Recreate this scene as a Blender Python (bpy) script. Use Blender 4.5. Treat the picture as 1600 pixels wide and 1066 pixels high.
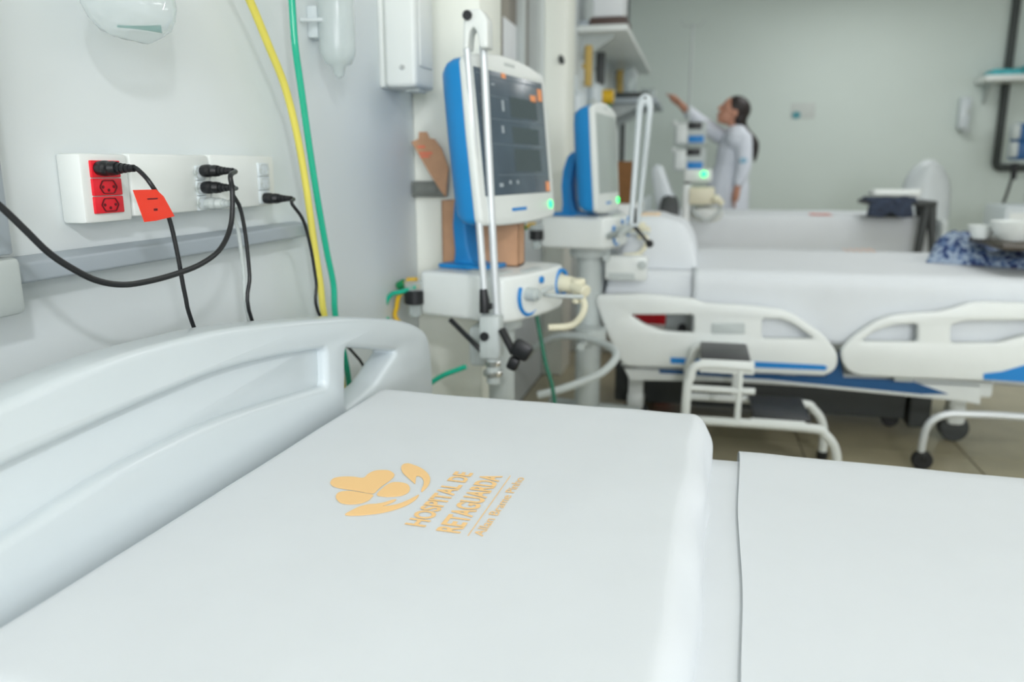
import bpy, bmesh, math, random
from mathutils import Vector, Matrix, noise
random.seed(4)
S=bpy.context.scene; C=S.collection
for o in list(bpy.data.objects): bpy.data.objects.remove(o)
# ------------------------------------------------------------------ camera
F=1220.; CX,CY=800.,533.
T=math.radians(12.4); PS=math.radians(13.3)
CAM=Vector((0.77,0,1.06))
fw=Vector((-math.sin(PS)*math.cos(T),math.cos(PS)*math.cos(T),-math.sin(T)))
rt=Vector((math.cos(PS),math.sin(PS),0)); upv=rt.cross(fw)
cd=bpy.data.cameras.new('camera'); cam=bpy.data.objects.new('camera',cd); C.objects.link(cam)
cam.matrix_world=Matrix((( rt.x,upv.x,-fw.x,CAM.x),(rt.y,upv.y,-fw.y,CAM.y),(rt.z,upv.z,-fw.z,CAM.z),(0,0,0,1)))
cd.sensor_fit='HORIZONTAL'; cd.sensor_width=36; cd.lens=F/1600*36; cd.clip_start=.02
cd.dof.use_dof=True; cd.dof.focus_distance=.95; cd.dof.aperture_fstop=3.4
S.camera=cam
# ------------------------------------------------------------------ world, lamps, exposure
w=bpy.data.worlds.new('world'); S.world=w; w.use_nodes=True
w.node_tree.nodes['Background'].inputs[0].default_value=(.9,.95,1,1); w.node_tree.nodes['Background'].inputs[1].default_value=.3
S.view_settings.view_transform='Standard'; S.view_settings.look='None'; S.view_settings.gamma=1
S.view_settings.use_curve_mapping=False; S.view_settings.exposure=-.09
def lamp(name,loc,sx,sy,watt,col):
    l=bpy.data.lights.new(name,'AREA'); l.shape='RECTANGLE'; l.size=sx; l.size_y=sy; l.energy=watt; l.color=col
    o=bpy.data.objects.new(name,l); C.objects.link(o); o.location=loc; return o
LC=(.955,.965,1.0)
lamp('ceiling_lamp',(2.2,-1.75,2.72),.28,.28,86,LC)
lamp('ceiling_lamp.001',(1.7,3.0,2.74),1.2,.6,11,LC)
lamp('ceiling_lamp.002',(2.1,4.8,2.74),1.2,.6,14,(.97,.99,.99))
lamp('ceiling_lamp.003',(2.1,7.1,2.74),1.2,.6,19,(.97,.99,.99))
lamp('ceiling_lamp.004',(4.8,.6,2.74),1.2,.6,16,LC)
lamp('ceiling_lamp.005',(4.8,4.0,2.74),1.2,.6,14,LC)
fill_r=lamp('fill_light',(6.56,2.6,1.75),1.5,7.6,22,(.945,.96,1)); fill_r.rotation_euler=(0,math.radians(90),0)  # fill added at the right, out of view, to brighten the left wall
fill_f=lamp('fill_light.001',(2.6,-4.56,1.75),3.6,1.5,225,(.945,.96,1)); fill_f.rotation_euler=(math.radians(90),0,0)  # fill added behind the camera for surfaces facing it

# ------------------------------------------------------------------ helpers
def P(px,py,X=None,Y=None,Z=None):
    d=fw+rt*((px-CX)/F)+upv*((CY-py)/F)
    if X is not None: s=(X-CAM.x)/d.x
    elif Y is not None: s=(Y-CAM.y)/d.y
    else: s=(Z-CAM.z)/d.z
    return CAM+d*s
def V(*a): return Vector(a)
def lin(c): c/=255; return c/12.92 if c<=.04045 else ((c+.055)/1.055)**2.4
_m={}
def mat(name,rgb,rough=.5,metal=0,var=.04,vs=8,bump=0,bs=60,emit=0,coat=0,alpha=1,sub=0):
    if name in _m: return _m[name]
    m=bpy.data.materials.new(name); m.use_nodes=True; nt=m.node_tree; b=nt.nodes['Principled BSDF']
    col=[lin(v) for v in rgb]
    tc=nt.nodes.new('ShaderNodeTexCoord')
    n=nt.nodes.new('ShaderNodeTexNoise'); n.inputs['Scale'].default_value=vs; n.inputs['Detail'].default_value=3
    nt.links.new(tc.outputs['Object'],n.inputs['Vector'])
    r=nt.nodes.new('ShaderNodeValToRGB')
    r.color_ramp.elements[0].position=.3; r.color_ramp.elements[1].position=.7
    r.color_ramp.elements[0].color=[c*(1-var) for c in col]+[1]; r.color_ramp.elements[1].color=[min(1,c*(1+var)) for c in col]+[1]
    nt.links.new(n.outputs['Fac'],r.inputs[0]); nt.links.new(r.outputs[0],b.inputs['Base Color'])
    b.inputs['Roughness'].default_value=rough; b.inputs['Metallic'].default_value=metal
    b.inputs['Coat Weight'].default_value=coat
    if bump:
        n2=nt.nodes.new('ShaderNodeTexNoise'); n2.inputs['Scale'].default_value=bs; nt.links.new(tc.outputs['Object'],n2.inputs['Vector'])
        bp=nt.nodes.new('ShaderNodeBump'); bp.inputs['Strength'].default_value=bump; bp.inputs['Distance'].default_value=.004
        nt.links.new(n2.outputs['Fac'],bp.inputs['Height']); nt.links.new(bp.outputs[0],b.inputs['Normal'])
    if emit:
        b.inputs['Emission Color'].default_value=col+[1]; b.inputs['Emission Strength'].default_value=emit
    if alpha<1: b.inputs['Alpha'].default_value=alpha
    _m[name]=m; return m
def clear(name,rgb,trans=.75,rough=.08):
    if name in _m: return _m[name]
    m=bpy.data.materials.new(name); m.use_nodes=True; nt=m.node_tree; nt.nodes.clear()
    out=nt.nodes.new('ShaderNodeOutputMaterial'); mx=nt.nodes.new('ShaderNodeMixShader'); tr=nt.nodes.new('ShaderNodeBsdfTransparent')
    pb=nt.nodes.new('ShaderNodeBsdfPrincipled'); col=[lin(v) for v in rgb]+[1]
    pb.inputs['Base Color'].default_value=col; pb.inputs['Roughness'].default_value=rough; pb.inputs['Specular IOR Level'].default_value=.7
    tr.inputs[0].default_value=[.5+.5*c for c in col[:3]]+[1]
    fr=nt.nodes.new('ShaderNodeLayerWeight'); fr.inputs[0].default_value=.35
    mp=nt.nodes.new('ShaderNodeMapRange'); mp.inputs[3].default_value=1-trans; mp.inputs[4].default_value=min(1,1-trans+.4)
    nt.links.new(fr.outputs['Facing'],mp.inputs[0]); nt.links.new(mp.outputs[0],mx.inputs[0])
    nt.links.new(tr.outputs[0],mx.inputs[1]); nt.links.new(pb.outputs[0],mx.inputs[2]); nt.links.new(mx.outputs[0],out.inputs[0])
    _m[name]=m; return m

class G:
    def __init__(s): s.bm=bmesh.new()
    def add(s,t,M=None):
        if M is not None: bmesh.ops.transform(t,matrix=M,verts=t.verts)
        me=bpy.data.meshes.new('tmp'); t.to_mesh(me); s.bm.from_mesh(me); bpy.data.meshes.remove(me); t.free(); return s
    def box(s,c,d,r=0,M=None,seg=2):
        t=bmesh.new(); bmesh.ops.create_cube(t,size=1)
        bmesh.ops.scale(t,vec=d,verts=t.verts)
        if r: bmesh.ops.bevel(t,geom=t.edges[:],offset=min(r,min(d)*.49),segments=seg,affect='EDGES',profile=.5)
        bmesh.ops.translate(t,vec=c,verts=t.verts); return s.add(t,M)
    def bb(s,a,b,r=0,M=None,seg=2):
        a=Vector(a);b=Vector(b); return s.box((a+b)/2,[max(1e-4,abs(v)) for v in (b-a)],r,M,seg)
    def sph(s,c,r,M=None,u=16,v=10):
        if not hasattr(r,'__len__'): r=(r,r,r)
        t=bmesh.new(); bmesh.ops.create_uvsphere(t,u_segments=u,v_segments=v,radius=1); bmesh.ops.scale(t,vec=r,verts=t.verts)
        bmesh.ops.translate(t,vec=c,verts=t.verts); return s.add(t,M)
    def grid(s,rows,close_u=False,caps=False,M=None):
        t=bmesh.new(); vs=[[t.verts.new(p) for p in r] for r in rows]; n=len(rows[0])
        for i in range(len(rows)-1):
            for j in range(n if close_u else n-1):
                k=(j+1)%n; t.faces.new((vs[i][j],vs[i][k],vs[i+1][k],vs[i+1][j]))
        if caps:
            t.faces.new(list(reversed(vs[0]))); t.faces.new(vs[-1])
        bmesh.ops.recalc_face_normals(t,faces=t.faces[:]) if caps else None
        return s.add(t,M)
    def tube(s,pts,r,n=10,M=None,smooth=0,closed=False):
        pts=[Vector(p) for p in pts]
        rs=list(r) if hasattr(r,'__len__') else [r]*len(pts)
        if smooth:
            q=[];qr=[]
            for i in range(len(pts)-1):
                p0=pts[max(0,i-1)];p1=pts[i];p2=pts[i+1];p3=pts[min(len(pts)-1,i+2)]
                for k in range(smooth):
                    u=k/smooth
                    q.append(.5*((2*p1)+(p2-p0)*u+(2*p0-5*p1+4*p2-p3)*u*u+(3*p1-p0-3*p2+p3)*u**3)); qr.append(rs[i]*(1-u)+rs[i+1]*u)
            q.append(pts[-1]);qr.append(rs[-1]); pts,rs=q,qr
        rows=[];nrm=None
        for i,p in enumerate(pts):
            d=(pts[min(i+1,len(pts)-1)]-pts[max(i-1,0)]).normalized()
            if nrm is None:
                a=Vector((0,0,1)) if abs(d.z)<.9 else Vector((1,0,0)); nrm=a.cross(d).normalized()
            else: nrm=(nrm-d*nrm.dot(d)).normalized()
            b=d.cross(nrm)
            rows.append([p+(nrm*math.cos(2*math.pi*j/n)+b*math.sin(2*math.pi*j/n))*rs[i] for j in range(n)])
        return s.grid(rows,True,True,M)
    def limb(s,pts,rs,n=12,smooth=3,M=None):      # tapered, round-ended
        s.tube(pts,rs,n,M,smooth); s.sph(pts[0],rs[0],M,12,8); s.sph(pts[-1],rs[-1],M,12,8); return s
    def lathe(s,prof,M=None,n=20):
        rows=[[Vector((max(r,1e-4)*math.cos(2*math.pi*j/n),max(r,1e-4)*math.sin(2*math.pi*j/n),z)) for j in range(n)] for r,z in prof]
        return s.grid(rows,True,True,M)
    def cyl(s,a,b,r,n=18,r2=None,bev=0):
        a=Vector(a);b=Vector(b);L=(b-a).length; r2=r if r2 is None else r2
        pr=[(r,0),(r2,L)] if not bev else [(r-bev,0),(r,bev),(r2,L-bev),(r2-bev,L)]
        return s.lathe(pr,ax(a,b-a),n)
    def plate(s,loops,th,M,bev=0):    # loops: 2D outlines (first outer, others holes); extruded in local +-z
        cu=bpy.data.curves.new('c','CURVE'); cu.dimensions='2D'; cu.fill_mode='BOTH'
        for lp in loops:
            sp=cu.splines.new('POLY'); sp.points.add(len(lp)-1)
            for q,p in zip(sp.points,lp): q.co=(p[0],p[1],0,1)
            sp.use_cyclic_u=True
        cu.extrude=max(th/2-bev,1e-5); cu.bevel_depth=bev; cu.bevel_resolution=2; cu.offset=-bev
        ob=bpy.data.objects.new('c',cu); C.objects.link(ob)
        dg=bpy.context.evaluated_depsgraph_get(); me=bpy.data.meshes.new_from_object(ob.evaluated_get(dg))
        t=bmesh.new(); t.from_mesh(me); bmesh.ops.remove_doubles(t,verts=t.verts,dist=1e-5)
        bpy.data.objects.remove(ob); bpy.data.curves.remove(cu); bpy.data.meshes.remove(me); return s.add(t,M)
    def text(s,txt,M,th=.0002,off=0):
        cu=bpy.data.curves.new('t','FONT'); cu.body=txt; cu.size=1; cu.extrude=0; cu.offset=off
        ob=bpy.data.objects.new('t',cu); C.objects.link(ob); dg=bpy.context.evaluated_depsgraph_get()
        me=bpy.data.meshes.new_from_object(ob.evaluated_get(dg)); t=bmesh.new(); t.from_mesh(me)
        bpy.data.objects.remove(ob); bpy.data.curves.remove(cu); bpy.data.meshes.remove(me)
        xs=[v.co.x for v in t.verts]; ys=[v.co.y for v in t.verts]; x0,x1,y0=min(xs),max(xs),0
        cap=.73
        for v in t.verts: v.co.x=(v.co.x-x0)/(x1-x0); v.co.y=v.co.y/cap
        return s.add(t,M)
    def slab(s,x0,x1,y0,y1,z0,z1,r,nx=40,ny=40,amp=0,fr=6,seed=0,M=None,zf=None,ef=None):
        def par(n,a,b):
            out=[]
            for i in range(n+1):
                u=i/n; L=b-a; e=.28
                if u<e: d=r*(1-math.cos(u/e*math.pi/2))
                elif u>1-e: d=L-r*(1-math.cos((1-u)/e*math.pi/2))
                else: d=r+(L-2*r)*(u-e)/(1-2*e)
                out.append(d)
            return out
        def f(d):
            return math.sqrt(max(0,1-(1-d/r)**2)) if d<r else 1
        px_,py_=par(nx,x0,x1),par(ny,y0,y1); top=[]
        for dx in px_:
            row=[]
            for dy in py_:
                x,y=x0+dx,y0+dy
                k=f(min(dx,x1-x0-dx))*f(min(dy,y1-y0-dy))
                nz=noise.noise(Vector((x*fr,y*fr,seed)))+.5*noise.noise(Vector((x*fr*2.3,y*fr*2.3,seed+5)))
                edge=1-min(1,min(dx,x1-x0-dx,dy,y1-y0-dy)/(r*2.5))
                z=z0+(z1-z0)*k+nz*amp*(.25+edge)*k
                if zf: z+=zf(x,y)*k
                q=Vector((x,y,z))
                if ef: q=ef(q,dx/(x1-x0),dy/(y1-y0))
                row.append(q)
            top.append(row)
        t=bmesh.new(); A=[[t.verts.new(p) for p in r_] for r_ in top]
        for i in range(nx):
            for j in range(ny): t.faces.new((A[i][j],A[i+1][j],A[i+1][j+1],A[i][j+1]))
        ring=[A[i][0] for i in range(nx+1)]+[A[nx][j] for j in range(1,ny+1)]+[A[i][ny] for i in range(nx-1,-1,-1)]+[A[0][j] for j in range(ny-1,0,-1)]
        t.faces.new(list(reversed(ring)))
        return s.add(t,M)
def ax(p,d,xh=None):
    z=Vector(d).normalized(); h=Vector(xh) if xh is not None else (Vector((1,0,0)) if abs(z.x)<.9 else Vector((0,1,0)))
    y=z.cross(h).normalized(); x=y.cross(z)
    return Matrix(((x.x,y.x,z.x,p[0]),(x.y,y.y,z.y,p[1]),(x.z,y.z,z.z,p[2]),(0,0,0,1)))
def frame(p,x,y):
    x=Vector(x).normalized(); y=(Vector(y)-x*Vector(y).dot(x)).normalized(); z=x.cross(y)
    return Matrix(((x.x,y.x,z.x,p[0]),(x.y,y.y,z.y,p[1]),(x.z,y.z,z.z,p[2]),(0,0,0,1)))
def rc(pts,r,n=5):                 # round the corners of a 2D polygon
    out=[];N=len(pts)
    for i in range(N):
        p=Vector(pts[i][:2]);a=Vector(pts[i-1][:2]);b=Vector(pts[(i+1)%N][:2]); rr=r[i] if hasattr(r,'__len__') else r
        da=(a-p);db=(b-p); k=min(rr,da.length*.45,db.length*.45)
        if k<1e-5: out.append(tuple(p)); continue
        s0=p+da.normalized()*k; s1=p+db.normalized()*k
        for j in range(n+1):
            u=j/n; q=s0*(1-u)**2+p*2*u*(1-u)+s1*u*u; out.append((q.x,q.y))
    return out
def cr(pts,k=6,closed=True):
    out=[];N=len(pts);pts=[Vector(p[:2]) for p in pts]
    for i in range(N if closed else N-1):
        g=lambda j: pts[j%N] if closed else pts[min(max(j,0),N-1)]
        p0,p1,p2,p3=g(i-1),g(i),g(i+1),g(i+2)
        for q in range(k):
            u=q/k; v=.5*((2*p1)+(p2-p0)*u+(2*p0-5*p1+4*p2-p3)*u*u+(3*p1-p0-3*p2+p3)*u**3); out.append((v.x,v.y))
    return out
YZ=lambda x: frame((x,0,0),(0,1,0),(0,0,1))      # 2D (y,z) -> world plane X=x, extrude along +X
XZ=lambda y: frame((0,y,0),(1,0,0),(0,0,1))      # 2D (x,z) -> plane Y=y
XY=lambda z: frame((0,0,z),(1,0,0),(0,1,0))
WM={}
def finish(g,name,m,M=None,angle=38):
    bm=g.bm
    if M is not None: bmesh.ops.transform(bm,matrix=M,verts=bm.verts)
    me=bpy.data.meshes.new(name); bm.to_mesh(me); bm.free()
    me.materials.append(m)
    me.polygons.foreach_set('use_smooth',[True]*len(me.polygons)); me.set_sharp_from_angle(angle=math.radians(angle))
    return me
def thing(name,label,cat,loc=(0,0,0),rotz=0,group=None):
    o=bpy.data.objects.new(name,None); C.objects.link(o); o.location=loc; o.rotation_euler=(0,0,rotz); o.empty_display_size=.05
    o['label']=label; o['category']=cat
    if group: o['group']=group
    WM[o.name]=Matrix.Translation(loc)@Matrix.Rotation(rotz,4,'Z'); return o
def obj(name,g,m,parent,label=None,local=False,kind=None,angle=38):
    M=WM[parent.name]; me=finish(g,name,m,None if local else M.inverted(),angle)
    o=bpy.data.objects.new(name,me); C.objects.link(o); o.parent=parent; WM[o.name]=M
    if label: o['label']=label
    if kind: o['kind']=kind
    return o
def solo(name,g,m,label,cat,group=None,angle=38):
    vs=[v.co for v in g.bm.verts]; lo=Vector([min(v[i] for v in vs) for i in range(3)]); hi=Vector([max(v[i] for v in vs) for i in range(3)])
    b=Vector(((lo.x+hi.x)/2,(lo.y+hi.y)/2,lo.z)); me=finish(g,name,m,Matrix.Translation(-b),angle)
    o=bpy.data.objects.new(name,me); C.objects.link(o); o.location=b; WM[o.name]=Matrix.Translation(b)
    o['label']=label; o['category']=cat
    if group: o['group']=group
    return o
def struct(name,g,m,parent=None,angle=38):
    me=finish(g,name,m,None,angle); o=bpy.data.objects.new(name,me); C.objects.link(o); WM[o.name]=Matrix.Identity(4)
    if parent: o.parent=parent
    else: o['kind']='structure'
    return o
def dup(root,loc,rotz=None,label=None):
    r=root.copy(); C.objects.link(r); r.location=loc
    if rotz is not None: r.rotation_euler=(0,0,rotz)
    if label: r['label']=label
    for ch in list(root.children):
        c=ch.copy(); C.objects.link(c); c.parent=r
        for gg in ch.children:
            d=gg.copy(); C.objects.link(d); d.parent=c
    return r
# ------------------------------------------------------------------ materials
M_wall=mat('painted_wall',(223,230,231),.55,var=.012,vs=2,bump=.02,bs=180)
M_wallb=mat('painted_back_wall',(207,218,212),.6,var=.012,vs=2,bump=.02,bs=180)
M_pil=mat('cream_paint',(242,245,235),.5,var=.012,vs=2)
M_ceil=mat('ceiling_paint',(236,238,236),.8,var=.01)
M_tile=mat('beige_tile',(176,168,140),.28,var=.09,vs=6)
M_grout=mat('grout',(98,90,78),.9)
M_sheet=mat('white_sheet',(219,224,227),.85,var=.012,vs=10,bump=.06,bs=900)
M_plast=mat('white_plastic',(206,215,218),.32,var=.01,coat=.15)
M_white=mat('white_enamel',(228,233,230),.38,var=.015)
M_cream=mat('cream_plastic',(226,222,196),.45,var=.03)
M_grey=mat('grey_pvc',(165,175,182),.45,var=.03)
M_lgrey=mat('light_grey_plastic',(190,198,196),.45,var=.03)
M_dgrey=mat('dark_grey_plastic',(62,66,66),.5,var=.06)
M_black=mat('black_rubber',(22,24,27),.42,var=.1)
M_steel=mat('brushed_aluminium',(216,221,223),.38,metal=.35,var=.03)
M_chrome=mat('chrome',(215,215,212),.12,metal=1,var=.02)
M_blue=mat('blue_plastic',(20,136,204),.4,var=.04)
M_blue2=mat('bright_blue',(12,130,205),.45,var=.03)
M_navy=mat('deep_blue',(14,84,138),.45,var=.05)
M_red=mat('red_socket',(224,30,46),.35,var=.03)
M_tag=clear('red_tag',(255,70,48),.22,.12)
M_orange=mat('orange_print',(251,208,146),.8,var=.01)
M_redprint=mat('red_orange_print',(236,120,92),.8,var=.02)
M_yel=mat('yellow_hose',(225,214,96),.42,var=.05)
M_green=clear('green_hose',(20,196,160),.3,.12)
M_dgreen=mat('green_plastic',(14,140,84),.4,var=.05)
M_gold=mat('yellow_plastic',(236,190,40),.4,var=.05)
M_amber=mat('amber_tube',(190,160,80),.4,var=.1)
M_card=mat('cardboard',(196,152,118),.85,var=.06,vs=30)
M_brown=mat('brown_cardboard',(122,84,46),.85,var=.06,vs=30)
M_screen=mat('screen_glass',(70,84,95),.22,var=.16,vs=14,emit=.25)
M_scrg=mat('grey_screen_glass',(172,182,178),.34,var=.03,vs=14)
M_led=mat('green_light',(24,255,120),.3,emit=3.2)
M_skin=mat('skin',(196,142,118),.5,var=.03)
M_hair=mat('dark_hair',(34,24,22),.5,var=.2,vs=60,bump=.3,bs=120)
M_coat=mat('white_coat',(222,227,236),.8,var=.02,vs=20)
M_trou=mat('dark_trousers',(58,62,74),.8,var=.05)
M_win=clear('window_pane',(124,112,96),.3,.08)
M_curt=mat('brown_curtain',(128,116,100),.8,var=.15,vs=5)
M_paper=mat('paper',(232,236,238),.8,var=.01)
M_teal=mat('teal_cloth',(80,178,186),.7,var=.15,vs=30)
M_clear=clear('clear_plastic',(236,243,244),.70,.1)
M_milk=clear('milky_plastic',(226,234,234),.66,.2)
M_tealp=clear('teal_band',(30,160,150),.05,.2)
# ------------------------------------------------------------------ the room
RX,Y0,Y1,H=6.5,-4.5,8.5,2.8
g=G(); g.bb((-.15,Y0-.15,-.16),(RX+.15,Y1+.15,-.004)); floor=struct('floor',g,M_grout)
tg=P(1526,729,Z=0); sx=.6; tile_me=None; k=0
xs=tg.x%sx-sx; ys=P(1500,714,Z=0).y%sx-sx+Y0-(Y0%sx)
for i in range(13):
    for j in range(24):
        x,y=xs+i*sx,ys+j*sx
        x0,x1,y0_,y1_=max(0,x),min(RX,x+sx),max(Y0,y),min(Y1,y+sx)
        if x1-x0<.03 or y1_-y0_<.03: continue
        if x1-x0>sx-.001 and y1_-y0_>sx-.001:
            if tile_me is None:
                q=G(); q.bb((-sx/2+.0025,-sx/2+.0025,-.008),(sx/2-.0025,sx/2-.0025,0),.0012,seg=1); tile_me=finish(q,'tile',M_tile)
            me=tile_me
        else:
            q=G(); a,b=(x1-x0)/2-.0025,(y1_-y0_)/2-.0025; q.bb((-a,-b,-.008),(a,b,0),.0012,seg=1); me=finish(q,'tile',M_tile)
        o=bpy.data.objects.new('tile',me); C.objects.link(o); o.location=((x0+x1)/2,(y0_+y1_)/2,0); o.parent=floor
# left wall with the window opening
WY0,WY1,WZ0,WZ1=3.02,3.86,.95,2.35
g=G()
g.bb((-.15,Y0,0),(0,WY0,H)).bb((-.15,WY1,0),(0,Y1,H)).bb((-.15,WY0,0),(0,WY1,WZ0)).bb((-.15,WY0,WZ1),(0,WY1,H))
struct('wall_left',g,M_wall)
g=G(); g.bb((-.15,Y1,0),(RX+.15,Y1+.15,H)); struct('wall_back',g,M_wallb)
g=G(); g.bb((RX,Y0,0),(RX+.15,-1.2,H)).bb((RX,6.4,0),(RX+.15,Y1,H)).bb((RX,-1.2,0),(RX+.15,6.4,1.0)).bb((RX,-1.2,2.5),(RX+.15,6.4,H)); struct('wall_right',g,M_wall)  # opening added to let the side fill in
g=G(); g.plate([[(-1.2,1.0),(6.4,1.0),(6.4,2.5),(-1.2,2.5)]]+[[(-1.15+i*1.9,1.05),(.65+i*1.9,1.05),(.65+i*1.9,2.45),(-1.15+i*1.9,2.45)] for i in range(4)],.04,YZ(RX+.03),.004); struct('added_window_right',g,M_white)  # unseen frame, made up to go round the side fill
g=G(); g.bb((-.15,Y0-.15,0),(.8,Y0,H)).bb((4.4,Y0-.15,0),(RX+.15,Y0,H)).bb((.8,Y0-.15,0),(4.4,Y0,1.0)).bb((.8,Y0-.15,2.5),(4.4,Y0,H)); struct('wall_front',g,M_wall)  # opening added for the rear fill; wall set back to even it
g=G(); g.plate([[(.8,1.0),(4.4,1.0),(4.4,2.5),(.8,2.5)]]+[[(.85+i*1.8,1.05),(2.55+i*1.8,1.05),(2.55+i*1.8,2.45),(.85+i*1.8,2.45)] for i in range(2)],.04,XZ(Y0-.02),.004); struct('added_window_front',g,M_white)  # unseen frame, made up to go with the fill behind the camera
g=G(); g.bb((-.15,Y0-.15,H),(RX+.15,Y1+.15,H+.12)); struct('ceiling',g,M_ceil)
g=G(); g.bb((0,2.08,0),(.193,2.31,H),.008); struct('trim_1',g,M_pil)
g=G(); g.bb((0,3.93,0),(.11,4.2,H),.008); struct('trim_2',g,M_pil)
g=G(); g.plate([[(WY0,WZ0),(WY1,WZ0),(WY1,WZ1),(WY0,WZ1)],[(WY0+.05,WZ0+.05),(WY1-.05,WZ0+.05),(WY1-.05,WZ1-.05),(WY0+.05,WZ1-.05)]],.1,YZ(-.05),.004)
g.bb((-.09,3.56,WZ0+.05),(-.02,3.62,WZ1-.05),.004)
w1=struct('window_1',g,M_lgrey)
g=G(); g.bb((-.058,WY0+.05,WZ0+.05),(-.052,3.56,WZ1-.05)); struct('pane',g,M_win,w1)
g=G(); g.bb((-.058,3.62,WZ0+.05),(-.052,WY1-.05,WZ1-.05)); struct('pane',g,M_win,w1)
g=G(); rows=[]
for i in range(60):
    y=WY0+(WY1-WY0)*i/59; rows.append([(-.12+.012*math.sin(i*1.1),y,WZ0),(-.12+.012*math.sin(i*1.1),y,WZ1)])
g.grid(rows); g.bb((-.149,WY0,WZ0),(-.138,WY1,WZ1)); struct('curtain',g,M_curt,w1)
a=P(788,96,X=-.045); b=P(822,52,X=-.045)
g=G(); g.bb((-.0515,a.y,a.z),(-.049,3.555,b.z),.0006); solo('paper_notice',g,M_paper,'white sheet of paper stuck on the brown window pane','notice')

# ------------------------------------------------------------------ bed next to the camera
R1=math.radians(-2.2); B1=V(.222,1.24,0)
def nb(u,v,z): return Matrix.Translation(B1)@Matrix.Rotation(R1,4,'Z')@Vector((u,v,z))
b1=thing('hospital_bed','white hospital bed in the foreground with curved plastic headboard','bed',B1,R1)
MB1=WM[b1.name]; iB1=MB1.inverted()
def hb(px,py,u=0):              # pixel -> (v,z) on the headboard's front face
    n=MB1.to_3x3()@Vector((1,0,0)); p0=MB1@Vector((u,0,0)); d=fw+rt*((px-CX)/F)+upv*((CY-py)/F)
    q=iB1@(CAM+d*((p0-CAM).dot(n)/d.dot(n))); return (q.y,q.z)
topc=[hb(*p) for p in [(677,592),(671,530),(655,511),(628,501),(600,498),(550,496),(500,499),(450,503),(400,508),(350,515),(300,526),(200,553),(100,590),(0,633)]]
v1=topc[0][0]; vn=-1.04
vz=topc[-1]
outline=cr([(v1+.004,.42)]+topc+[(vz[0]-.1,vz[1]-.002),(vz[0]-.19,vz[1]-.02),(vn+.01,vz[1]-.08),(vn,vz[1]-.2)],3,closed=False)+[(vn,.42)]
U=[hb(*p) for p in [(510,545),(440,557),(350,580),(250,620),(150,665),(0,735)]]; U+=[(U[-1][0]-.2,U[-1][1]-.01)]
Lw=[hb(*p) for p in [(512,604),(440,625),(350,655),(250,701),(150,755),(0,850)]]; Lw+=[(Lw[-1][0]-.2,Lw[-1][1]-.01)]
recess=cr(U,4,closed=False)+list(reversed(cr(Lw,4,closed=False)))
recess=rc(recess,[.012 if i in (0,len(cr(U,4,closed=False))-1,len(cr(U,4,closed=False)),len(recess)-1) else 0 for i in range(len(recess))])
hole=[hb(*p) for p in [(541,543),(622,549),(588,600),(541,640)]]
LM=frame((0,0,0),(0,1,0),(0,0,1))
LMu=lambda u: frame((u,0,0),(0,1,0),(0,0,1))
g=G(); g.plate([outline,recess,rc(hole,.014)],.054,LMu(-.027),.010)
hbo=obj('headboard',g,M_plast,b1,local=True)
g=G(); rcx=sum(p[0] for p in recess)/len(recess); ins=[(v,z+(.012 if i<len(recess)//2 else -.012)) for i,(v,z) in enumerate(recess)]
ins=[(v+(.012 if v>rcx else -.012),z) for v,z in ins]
g.plate([ins],.022,LMu(-.027),.003); obj('inset_panel',g,M_plast,hbo,local=True)
g=G(); g.slab(.008,1.98,-.9,.0,.46,.6195,.03,60,40,.003,5,3,zf=lambda x,y:-.004*max(0,x-.7)); mt=obj('mattress',g,M_sheet,b1,local=True)
g=G(); g.bb((0,-.92,.36),(2.0,.0,.455),.015); obj('bed_deck',g,M_white,b1,local=True)
g=G(); g.bb((.2,-.75,.14),(1.8,-.15,.2),.01).bb((.45,-.55,.2),(.6,-.35,.36),.01).bb((1.35,-.55,.2),(1.5,-.35,.36),.01); obj('bed_base',g,M_white,b1,local=True)
for u in (.25,1.75):
    for v in (-.72,-.18):
        g=G(); g.cyl((u,v-.02,.06),(u,v+.02,.06),.06,20,bev=.006).cyl((u,v,.06),(u,v,.15),.012); obj('caster',g,M_dgrey,b1,local=True)
# sheet laid over the lower part of the mattress
g=G(); rows=[]
for i in range(81):
    u=.628+1.37*i/80; row=[]
    for j in range(46):
        f=j/45
        n1=noise.noise(Vector((u*6,f*5,3)))
        if f<.66:
            v=-.93+f/.66*.93; z=.6222+.0012*n1-.004*max(0,u-.7)
            v+=0
        elif f<.78:
            a_=(f-.66)/.12*math.pi/2; v=.0+.022*math.sin(a_); z=.6222-.022*(1-math.cos(a_))+.0012*n1-.004*max(0,u-.7)
        else:
            d_=(f-.78)/.22; v=.022+.006*d_*math.sin(u*19); z=.6015-d_*.13
        w_=max(0,(f-.5)/.5)
        v+=w_*(.007*noise.noise(Vector((u*8,1.3,0)))+.003*noise.noise(Vector((u*22,7,0)))-.012*max(0,min(1,(u-.65)/.5)))
        z+=w_*(.004*noise.noise(Vector((u*10,4.3,1))))
        row.append(V(u+.003*noise.noise(Vector((f*7,2,5))),v,z))
    rows.append(row)
g.grid(rows); g.bm.transform(MB1); sh1=solo('bed_sheet',g,M_sheet,'plain white sheet spread over the foot part of the nearest bed','sheet')
md=sh1.modifiers.new('thick','SOLIDIFY'); md.thickness=.002; md.offset=-1; sh1.modifiers.new('edges','EDGE_SPLIT')
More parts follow.
